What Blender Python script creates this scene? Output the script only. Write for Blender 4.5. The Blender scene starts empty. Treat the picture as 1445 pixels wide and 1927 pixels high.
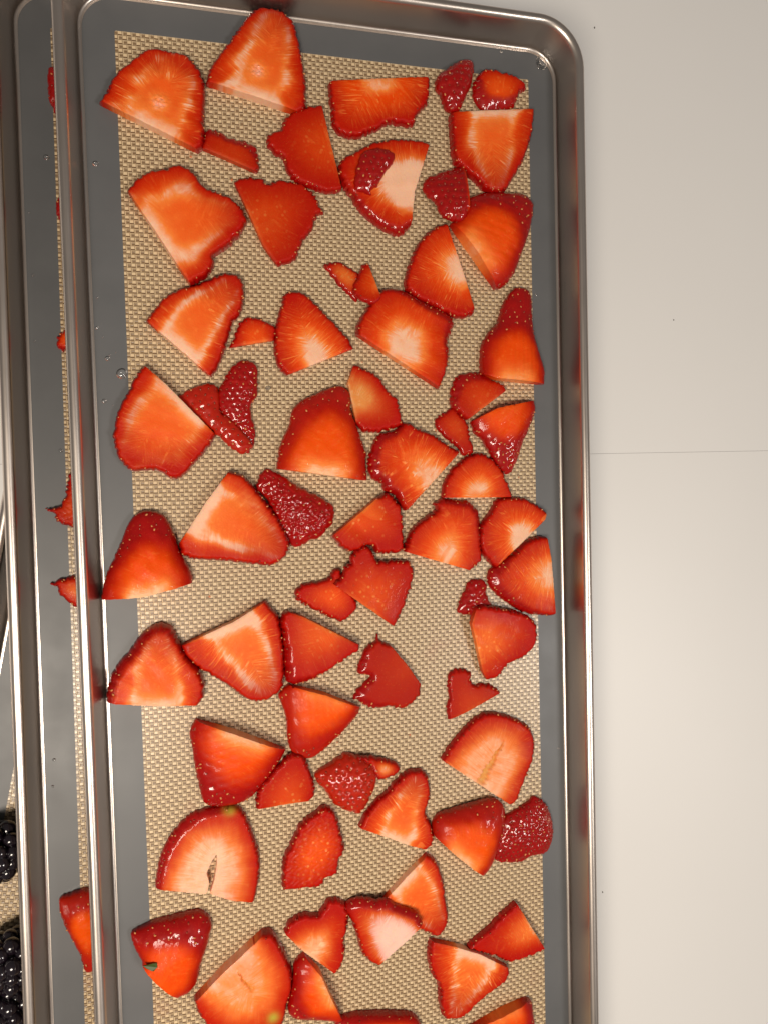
import bpy, bmesh, math, random
import numpy as np
from mathutils import Matrix, Vector

MM = 0.001
random.seed(7)
rng = np.random.default_rng(11)
sc = bpy.context.scene
col = sc.collection

# ------------------------------------------------------------------ camera, world, lamps, exposure
# hand-held phone over the pans; world millimetres, origin in the middle of the upper pan's mat, z = 0 on the mat
CAM_R = [[0.967995, -0.035343, 0.248469], [-0.026383, -0.998879, -0.0393], [0.24958, 0.031487, -0.967842]]
CAM_P = [-55.047, -3.411, 266.711]

cd = bpy.data.cameras.new('camera')
cam = bpy.data.objects.new('camera', cd)
col.objects.link(cam)
R_ = CAM_R
cam.matrix_world = Matrix(((R_[0][0], -R_[0][1], -R_[0][2], CAM_P[0]*MM),
                           (R_[1][0], -R_[1][1], -R_[1][2], CAM_P[1]*MM),
                           (R_[2][0], -R_[2][1], -R_[2][2], CAM_P[2]*MM), (0, 0, 0, 1)))
cd.sensor_fit = 'VERTICAL'; cd.sensor_height = 36.0; cd.lens = 26.0
cd.clip_start = 0.005; cd.clip_end = 50
sc.camera = cam

world = bpy.data.worlds.new('World'); sc.world = world; world.use_nodes = True
bg = world.node_tree.nodes['Background']
bg.inputs['Color'].default_value = (0.86, 0.79, 0.72, 1); bg.inputs['Strength'].default_value = 0.19

def lamp(name, loc, target, size, size_y, power, color, spread=180):
    l = bpy.data.lights.new(name, 'AREA'); l.shape = 'RECTANGLE'; l.size = size; l.size_y = size_y
    l.energy = power; l.color = color; l.spread = math.radians(spread)
    o = bpy.data.objects.new(name, l); col.objects.link(o)
    o.location = loc
    o.rotation_euler = (Vector(target)-Vector(loc)).to_track_quat('-Z', 'Y').to_euler()
    return o
lamp('ceiling_lamp', (-0.23, -0.23, 0.56), (-0.05, -0.13, 0), 0.14, 0.24, 4.0, (1.0, 0.89, 0.755))
lamp('ceiling_lamp', (0.95, -0.50, 1.55), (0.05, -0.02, 0), 0.30, 0.30, 11.5, (1.0, 0.95, 0.89))
sc.view_settings.view_transform = 'Standard'; sc.view_settings.look = 'None'
sc.view_settings.exposure = -0.26; sc.view_settings.gamma = 1.0
sc.view_settings.use_curve_mapping = False
sc.cycles.use_denoising = True
sc.cycles.max_bounces = 8
sc.cycles.caustics_reflective = False; sc.cycles.caustics_refractive = False

# ------------------------------------------------------------------ helpers
def link(name, me, mat=None, parent=None):
    o = bpy.data.objects.new(name, me); col.objects.link(o)
    if mat is not None: me.materials.append(mat)
    if parent is not None: o.parent = parent
    return o
def tag(o, label=None, cat=None, group=None, kind=None):
    if label: o['label'] = label
    if cat: o['category'] = cat
    if group: o['group'] = group
    if kind: o['kind'] = kind
    return o
def mesh(name, v, f, smooth=False, angle=None):
    me = bpy.data.meshes.new(name)
    me.from_pydata([tuple(map(float, q)) for q in v], [], f)
    me.update()
    if smooth:
        me.polygons.foreach_set('use_smooth', [True]*len(me.polygons))
        if angle: me.set_sharp_from_angle(angle=math.radians(angle))
    return me
class NT:
    def __init__(s, name):
        s.m = bpy.data.materials.new(name); s.m.use_nodes = True
        s.t = s.m.node_tree; s.b = s.t.nodes['Principled BSDF']
    def n(s, typ, **kw):
        q = s.t.nodes.new(typ)
        for k, v in kw.items(): setattr(q, k, v)
        return q
    def put(s, sock, v):
        if hasattr(v, 'node'): s.t.links.new(v, sock)
        elif v is not None: sock.default_value = v
    def math(s, op, a, b=None, c=None, clamp=False):
        q = s.n('ShaderNodeMath', operation=op, use_clamp=clamp)
        for i, v in enumerate((a, b, c)):
            if v is not None: s.put(q.inputs[i], v)
        return q.outputs[0]
    def mix(s, f, a, b, blend='MIX'):
        q = s.n('ShaderNodeMix', data_type='RGBA', blend_type=blend)
        s.put(q.inputs[0], f); s.put(q.inputs[6], a); s.put(q.inputs[7], b)
        return q.outputs[2]
    def ramp(s, f, lo, hi, a=0., b=1.):
        q = s.n('ShaderNodeMapRange', interpolation_type='SMOOTHSTEP')
        s.put(q.inputs[0], f); q.inputs[1].default_value = lo; q.inputs[2].default_value = hi
        q.inputs[3].default_value = a; q.inputs[4].default_value = b
        return q.outputs[0]
    def noise(s, vec, scale, detail=2, rough=.5):
        q = s.n('ShaderNodeTexNoise'); s.put(q.inputs['Vector'], vec)
        q.inputs['Scale'].default_value = scale; q.inputs['Detail'].default_value = detail
        q.inputs['Roughness'].default_value = rough
        return q.outputs['Fac']
    def obj(s): return s.n('ShaderNodeTexCoord').outputs['Object']
    def attr(s, name):
        q = s.n('ShaderNodeAttribute', attribute_name=name)
        x = s.n('ShaderNodeSeparateXYZ'); s.t.links.new(q.outputs['Vector'], x.inputs[0])
        return x.outputs[0], x.outputs[1], x.outputs[2]
    def bump(s, h, strength, dist, normal=None):
        q = s.n('ShaderNodeBump'); q.inputs['Strength'].default_value = strength
        q.inputs['Distance'].default_value = dist; s.put(q.inputs['Height'], h)
        if normal is not None: s.put(q.inputs['Normal'], normal)
        return q.outputs['Normal']
    def set(s, **kw):
        for k, v in kw.items(): s.put(s.b.inputs[k.replace('_', ' ')], v)
        return s.m
def rgb(*c): return (*c, 1.0)

# ------------------------------------------------------------------ materials
def mat_steel():
    t = NT('brushed_steel'); o = t.obj()
    mp = t.n('ShaderNodeMapping'); t.put(mp.inputs['Vector'], o); mp.inputs['Scale'].default_value = (2600, 60, 2600)
    streak = t.noise(mp.outputs[0], 1.0, 3)
    big = t.noise(o, 28, 3)
    r = t.math('ADD', t.math('MULTIPLY', streak, .10), t.math('MULTIPLY', big, .14))
    c = t.mix(big, rgb(.68, .595, .53), rgb(.76, .675, .61))
    nb = t.bump(streak, .10, .00006)
    return t.set(Base_Color=c, Metallic=1.0, Roughness=t.math('ADD', r, .20), Normal=nb)
def mat_silicone():
    t = NT('grey_silicone'); o = t.obj()
    n = t.noise(o, 60, 4); f = t.noise(o, 3000, 2)
    c = t.mix(n, rgb(.104, .105, .108), rgb(.130, .130, .132))
    return t.set(Base_Color=c, Roughness=t.math('ADD', .34, t.math('MULTIPLY', n, .2)), Normal=t.bump(f, .06, .0002))
def mat_weave():
    t = NT('woven_silicone'); o = t.obj()
    # fine plain weave, yarns 1.45 mm apart
    wob = t.n('ShaderNodeTexNoise'); t.put(wob.inputs['Vector'], o); wob.inputs['Scale'].default_value = 160; wob.inputs['Detail'].default_value = 1
    vm = t.n('ShaderNodeVectorMath', operation='MULTIPLY_ADD'); t.put(vm.inputs[0], wob.outputs['Color']); vm.inputs[1].default_value = (.00018,)*3
    t.put(vm.inputs[2], o)
    x = t.n('ShaderNodeSeparateXYZ'); t.put(x.inputs[0], vm.outputs[0])
    u = t.math('DIVIDE', x.outputs[0], .00145); v = t.math('DIVIDE', x.outputs[1], .00145)
    fu = t.math('SUBTRACT', t.math('FRACT', u), .5); fv = t.math('SUBTRACT', t.math('FRACT', v), .5)
    par = t.math('FLOORED_MODULO', t.math('ADD', t.math('FLOOR', u), t.math('FLOOR', v)), 2.)
    au = t.math('ABSOLUTE', fu); av = t.math('ABSOLUTE', fv)
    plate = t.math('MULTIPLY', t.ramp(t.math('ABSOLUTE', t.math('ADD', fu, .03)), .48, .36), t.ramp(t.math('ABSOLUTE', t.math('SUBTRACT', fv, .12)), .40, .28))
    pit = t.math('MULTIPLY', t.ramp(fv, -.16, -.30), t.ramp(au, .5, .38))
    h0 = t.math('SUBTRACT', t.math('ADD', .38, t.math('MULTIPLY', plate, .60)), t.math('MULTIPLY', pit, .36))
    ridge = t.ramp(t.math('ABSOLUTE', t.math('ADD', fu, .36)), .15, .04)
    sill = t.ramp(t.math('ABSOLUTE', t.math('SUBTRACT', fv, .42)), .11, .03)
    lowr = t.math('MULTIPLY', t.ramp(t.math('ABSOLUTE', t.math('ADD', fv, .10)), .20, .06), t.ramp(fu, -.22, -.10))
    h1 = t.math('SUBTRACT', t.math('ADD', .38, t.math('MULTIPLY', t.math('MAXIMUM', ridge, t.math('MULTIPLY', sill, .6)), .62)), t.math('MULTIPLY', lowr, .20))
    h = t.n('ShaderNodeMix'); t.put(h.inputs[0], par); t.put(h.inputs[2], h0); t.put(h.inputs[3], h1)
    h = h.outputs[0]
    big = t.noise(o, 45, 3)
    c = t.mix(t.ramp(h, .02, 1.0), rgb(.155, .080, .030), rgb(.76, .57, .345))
    c = t.mix(t.math('MULTIPLY', t.ramp(big, .62, .78), .18), c, rgb(.45, .16, .10))      # faint juice stains
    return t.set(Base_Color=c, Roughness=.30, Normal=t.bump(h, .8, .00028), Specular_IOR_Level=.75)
def mat_counter():
    t = NT('white_laminate'); o = t.obj()
    n = t.noise(o, 9, 4); f = t.noise(o, 1500, 2)
    c = t.mix(n, rgb(.81, .79, .77), rgb(.86, .84, .82))
    return t.set(Base_Color=c, Roughness=.42, Normal=t.bump(f, .05, .0002))
def mat_berry():
    t = NT('strawberry'); o = t.obj()
    pale, red, skin = t.attr('tissue'); s_, d_, vein = t.attr('vein'); spots, amber, green = t.attr('extra')
    dark, pink, lite = t.attr('tone')
    rnd = t.n('ShaderNodeObjectInfo').outputs['Random']
    cv = t.n('ShaderNodeCombineXYZ')
    t.put(cv.inputs[0], t.math('MULTIPLY', s_, .75)); t.put(cv.inputs[1], t.math('MULTIPLY', d_, .10)); t.put(cv.inputs[2], t.math('MULTIPLY', rnd, 60.))
    cw = t.n('ShaderNodeCombineXYZ')
    t.put(cw.inputs[0], t.math('MULTIPLY', s_, 1.9)); t.put(cw.inputs[1], t.math('MULTIPLY', d_, .20)); t.put(cw.inputs[2], t.math('MULTIPLY', rnd, 33.))
    lines = t.ramp(t.noise(cv.outputs[0], 1.7, 1, .5), .63, .71); hair = t.noise(cw.outputs[0], 1.0, 3, .6)
    st = t.math('ADD', t.math('MULTIPLY', lines, .55), t.math('MULTIPLY', t.ramp(hair, .40, .78), .36), clamp=True)
    fine = t.noise(o, 1500, 3); med = t.noise(o, 260, 3); big = t.noise(o, 90, 2)
    vo = t.n('ShaderNodeTexVoronoi'); t.put(vo.inputs['Vector'], o); vo.inputs['Scale'].default_value = 430
    dot = t.math('MULTIPLY', t.ramp(vo.outputs['Distance'], .30, .14), spots)
    p = t.math('ADD', pale, t.math('MULTIPLY', t.math('MULTIPLY', st, vein), .60), clamp=True)
    p = t.math('ADD', p, t.math('MULTIPLY', t.math('SUBTRACT', hair, .48), t.math('MULTIPLY', pale, .8)), clamp=True)
    p = t.math('ADD', p, t.math('MULTIPLY', t.math('SUBTRACT', med, .5), t.math('MULTIPLY', pale, .6)), clamp=True)
    p = t.math('ADD', p, t.math('MULTIPLY', dot, .55), clamp=True)
    r = t.math('ADD', red, t.math('MULTIPLY', t.math('SUBTRACT', big, .5), .30), clamp=True)
    r = t.math('SUBTRACT', r, t.math('MULTIPLY', t.math('MULTIPLY', st, vein), .40), clamp=True)
    flesh = t.mix(med, rgb(.82, .055, .0006), rgb(.86, .085, .0012))
    flesh = t.mix(t.math('MULTIPLY', amber, .6), flesh, rgb(.70, .17, .02))
    flesh = t.mix(lite, flesh, rgb(1.0, .13, .0006))
    mid = t.mix(amber, rgb(.96, .25, .045), rgb(.62, .36, .10))
    palec = t.mix(fine, rgb(.92, .46, .23), rgb(.97, .60, .37))
    palec = t.mix(pink, palec, rgb(.95, .58, .50))
    palec = t.mix(t.math('MULTIPLY', amber, .5), palec, rgb(.70, .55, .22))
    c = t.mix(t.math('MULTIPLY', p, 2.0, clamp=True), flesh, mid)
    c = t.mix(t.ramp(p, .42, .98), c, palec)
    c = t.mix(r, c, rgb(.46, .0050, .0006))
    c = t.mix(dark, c, rgb(.40, .011, .0012))
    sk = t.mix(med, rgb(.25, .0012, .0014), rgb(.44, .0026, .0014))
    sk = t.mix(lite, sk, rgb(.62, .030, .003))
    c = t.mix(skin, c, sk)
    c = t.mix(green, c, rgb(.45, .48, .06))
    c = t.mix(t.math('MULTIPLY', t.ramp(fine, .62, .72), .12), c, rgb(.95, .26, .04))
    ro = t.n('ShaderNodeMix'); t.put(ro.inputs[0], skin); t.put(ro.inputs[2], t.math('ADD', .36, t.math('MULTIPLY', med, .2))); ro.inputs[3].default_value = .40
    fb = t.math('MULTIPLY', fine, t.math('SUBTRACT', .50, t.math('MULTIPLY', skin, .42)))
    hb = t.math('ADD', fb, t.math('ADD', t.math('MULTIPLY', med, .6), t.math('MULTIPLY', st, t.math('MULTIPLY', vein, .5))))
    nb = t.bump(hb, .5, .0004)
    t.b.subsurface_method = 'RANDOM_WALK'
    return t.set(Base_Color=c, Roughness=ro.outputs[0], Normal=nb, Subsurface_Weight=.22, Subsurface_Radius=(1.0, .20, .04),
                 Subsurface_Scale=.0022, Coat_Weight=t.math('ADD', .025, t.math('MULTIPLY', skin, .80)), Coat_Roughness=.04, Coat_Normal=t.bump(t.math('ADD', med, t.math('MULTIPLY', fine, .15)), .45, .0005), Specular_IOR_Level=.12)
def mat_plain(name, c, rough, **kw):
    t = NT(name); o = t.obj(); n = t.noise(o, 900, 2)
    cc = t.mix(n, rgb(*[k*.75 for k in c]), rgb(*[min(1, k*1.2) for k in c]))
    return t.set(Base_Color=cc, Roughness=rough, **kw)
def mat_water():
    t = NT('water'); o = t.obj()
    g = t.n('ShaderNodeBsdfGlossy'); g.inputs['Roughness'].default_value = .03
    f = t.n('ShaderNodeBsdfDiffuse'); f.inputs['Color'].default_value = rgb(.55, .55, .56)
    tr = t.n('ShaderNodeBsdfTransparent'); fr = t.n('ShaderNodeFresnel'); fr.inputs['IOR'].default_value = 1.33
    a = t.n('ShaderNodeMixShader'); t.put(a.inputs[0], t.math('MULTIPLY', t.noise(o, 300), .22)); t.put(a.inputs[1], tr.outputs[0]); t.put(a.inputs[2], f.outputs[0])
    b = t.n('ShaderNodeMixShader'); t.put(b.inputs[0], t.math('ADD', fr.outputs[0], .03)); t.put(b.inputs[1], a.outputs[0]); t.put(b.inputs[2], g.outputs[0])
    t.t.links.new(b.outputs[0], t.n('ShaderNodeOutputMaterial').inputs[0]); t.t.nodes.remove(t.b)
    for q in list(t.t.nodes):
        if q.type == 'OUTPUT_MATERIAL' and not q.inputs[0].is_linked: t.t.nodes.remove(q)
    return t.m
STEEL, SILI, WEAVE, COUNTER, BERRY = mat_steel(), mat_silicone(), mat_weave(), mat_counter(), mat_berry()
BERRY_SKIN = BERRY.copy(); BERRY_SKIN.name = 'strawberry_skin'; BERRY_SKIN.node_tree.nodes['Principled BSDF'].inputs['Subsurface Weight'].default_value = 0
SEED = mat_plain('seed', (.66, .26, .08), .28); SEED_DARK = mat_plain('seed_dark', (.30, .035, .012), .22)
LEAF = mat_plain('leaf_green', (.05, .075, .012), .4)
WATER = mat_water()
DRUPE = mat_plain('blackberry', (.010, .006, .010), .16, Coat_Weight=.6, Coat_Roughness=.06)
SPECK = mat_plain('speck', (.05, .04, .03), .7); CRUMB = mat_plain('pulp', (.62, .20, .08), .4)
SEAM = mat_plain('seam_filler', (.50, .47, .44), .8)

# ------------------------------------------------------------------ setting: countertop of two butted boards
ZC = -28.6
ctop = tag(link('countertop', mesh('countertop', [(x*MM, y*MM, (ZC-z)*MM) for z in (1.2, 22) for x, y in ((-900, -900), (900, -900), (900, 900), (-900, 900))],
            [(0, 1, 2, 3), (7, 6, 5, 4), (0, 4, 5, 1), (1, 5, 6, 2), (2, 6, 7, 3), (3, 7, 4, 0)]), SEAM), kind='structure')
for y0, y1 in ((-899, 7.0), (7.10, 899)):
    bm = bmesh.new(); bmesh.ops.create_cube(bm, size=1)
    for v in bm.verts: v.co = Vector((v.co.x*1.798, (y0+(v.co.y+.5)*(y1-y0))*MM, (ZC-.6+v.co.z*1.18)*MM))
    me = bpy.data.meshes.new('board'); bm.to_mesh(me); bm.free()
    link('board', me, COUNTER, ctop)
bm = bmesh.new()
for x, y, r in ((120.8, 192.0, .32), (158.8, 67.1, .25), (118.4, -191.9, .28)):
    bmesh.ops.create_icosphere(bm, subdivisions=1, radius=r*MM, matrix=Matrix.Translation((x*MM, y*MM, (ZC+.12)*MM)) @ Matrix.Diagonal((1, 1.6, .35, 1)))
me = bpy.data.meshes.new('specks'); bm.to_mesh(me); bm.free()
tag(link('specks', me, SPECK), 'dark crumbs scattered on the white counter', 'crumbs', kind='stuff')

# ------------------------------------------------------------------ pans and mats
W2, L2 = 75.0, 211.5          # half size of the woven panel; the pan floor reaches 10.6 mm further
def loop(o, z, rad=None, n=14):
    """rounded rectangle o mm outside the woven panel at height z"""
    r = 11.0+(o-10.6) if rad is None else rad
    hx, hy = W2+o-r, L2+o-r; out = []
    for cx, cy, a0 in ((hx, hy, 0), (-hx, hy, 90), (-hx, -hy, 180), (hx, -hy, 270)):
        for i in range(n):
            a = math.radians(a0+90*i/(n-1)); out.append((cx+r*math.cos(a), cy+r*math.sin(a), z))
    return out
def sweep(name, prof, mat, parent, cap_first=False, closed=False, sharp=45):
    v = []; f = []; n = 56
    for o, z in prof: v += loop(o, z)
    k = len(prof)
    for i in range(k if closed else k-1):
        a = i*n; b = ((i+1) % k)*n
        for j in range(n):
            q = (j+1) % n; f.append((a+j, a+q, b+q, b+j))
    if cap_first: f.append(tuple(range(n))[::-1])
    me = mesh(name, [(x*MM, y*MM, z*MM) for x, y, z in v], f, True, sharp)
    bm = bmesh.new(); bm.from_mesh(me); bmesh.ops.recalc_face_normals(bm, faces=bm.faces); bm.to_mesh(me); bm.free()
    return link(name, me, mat, parent)
def pan(loc, rot, label):
    root = bpy.data.objects.new('sheet_pan', None); col.objects.link(root)
    root.location = [c*MM for c in loc]; root.rotation_euler = (0, 0, math.radians(rot))
    tag(root, label, 'pan', 'stacked stainless steel pans')
    # floor
    v = [(x*MM, y*MM, z*MM) for z in (-.75, -1.45) for x, y, _ in loop(11.0, 0)]; n = 56
    link('pan_floor', mesh('pan_floor', v, [tuple(range(n)), tuple(range(2*n-1, n-1, -1))]+[(n+j, n+(j+1) % n, (j+1) % n, j) for j in range(n)]), STEEL, root)
    wa = 78.0; wr_ = math.radians(wa)
    inner = [(10.7+1.2*math.sin(a), -.72+1.2*(1-math.cos(a))) for a in np.radians(np.linspace(0, wa, 7))]
    x0, z0 = inner[-1]; ztop = 10.3; x1 = x0+(ztop-z0)/math.tan(wr_)
    inner += [(x0+(x1-x0)*k/4, z0+(ztop-z0)*k/4) for k in (1, 2, 3, 4)]
    tx, tz = .62*math.sin(wr_), -.62*math.cos(wr_)
    sweep('pan_wall', inner+[(x+tx*min(1, i/2), z+tz-(.3 if i < 2 else 0)) for i, (x, z) in list(enumerate(inner))[::-1]], STEEL, root, closed=True, sharp=60)
    rb = 2.0; cx, cz = x1+rb*math.sin(wr_), ztop-rb*math.cos(wr_)
    arc = np.radians(np.linspace(90+wa, -115, 26))
    sweep('rolled_rim', [(cx+rb*math.cos(a), cz+rb*math.sin(a)) for a in arc]+[(cx+(rb-.55)*math.cos(a), cz+(rb-.55)*math.sin(a)) for a in arc[::-1]], STEEL, root, closed=True, sharp=60)
    return root
def mat_(loc, rot, label):
    n = 56
    v = [(x*MM, y*MM, z*MM) for z, o in ((-.10, 10.35), (-.04, 10.2)) for x, y, _ in loop(o, 0)] + [(x*MM, y*MM, -.70*MM) for x, y, _ in loop(10.35, 0)]
    f = [tuple(range(n, 2*n)), tuple(range(3*n-1, 2*n-1, -1))]
    f += [(j, (j+1) % n, n+(j+1) % n, n+j) for j in range(n)]+[(2*n+j, 2*n+(j+1) % n, (j+1) % n, j) for j in range(n)]
    root = link('baking_mat', mesh('baking_mat', v, f), SILI)
    root.location = [c*MM for c in loc]; root.rotation_euler = (0, 0, math.radians(rot))
    tag(root, label, 'baking mat', 'silicone mats lining the pans')
    v = [(x*MM, y*MM, z*MM) for z in (-.5, 0.0) for x, y, _ in loop(0, 0, .6)]
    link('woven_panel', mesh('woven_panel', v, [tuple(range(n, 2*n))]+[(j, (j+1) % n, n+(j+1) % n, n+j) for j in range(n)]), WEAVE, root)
    return root
YC = 150-211.5
PANS = [((0, YC, 0), 0, 'uppermost steel pan, wholly in view, holding most of the strawberries', 'tan woven mat with grey border, under the strawberries of the uppermost pan'),
        ((-98.0, YC+5.5, -13.5), -.45, 'middle steel pan, only one long rim and wall showing under the uppermost pan', 'mat of the middle pan, a tan strip and wide grey border with droplets'),
        ]
PANS[1] = ((-23.6, YC+5.5, -13.5), -.45)+PANS[1][2:]
th = math.radians(-12.0)
# third pan: its left woven edge runs through (-123.8, -111) mm, turned 12 degrees
ax = Vector((-123.8, -111)); ux = Vector((math.cos(th), math.sin(th))); uy = Vector((-math.sin(th), math.cos(th)))
c3 = ax+ux*W2+uy*(-78.0)
PANS.append(((c3.x, c3.y, -27.1), -12.0, 'lowest steel pan, turned askew, holding the blackberries', 'mat of the lowest askew pan with blackberries on it'))
for loc, rot, l1, l2 in PANS:
    pan((loc[0], loc[1]+.7, loc[2]), rot, l1); mat_(loc, rot, l2)

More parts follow.
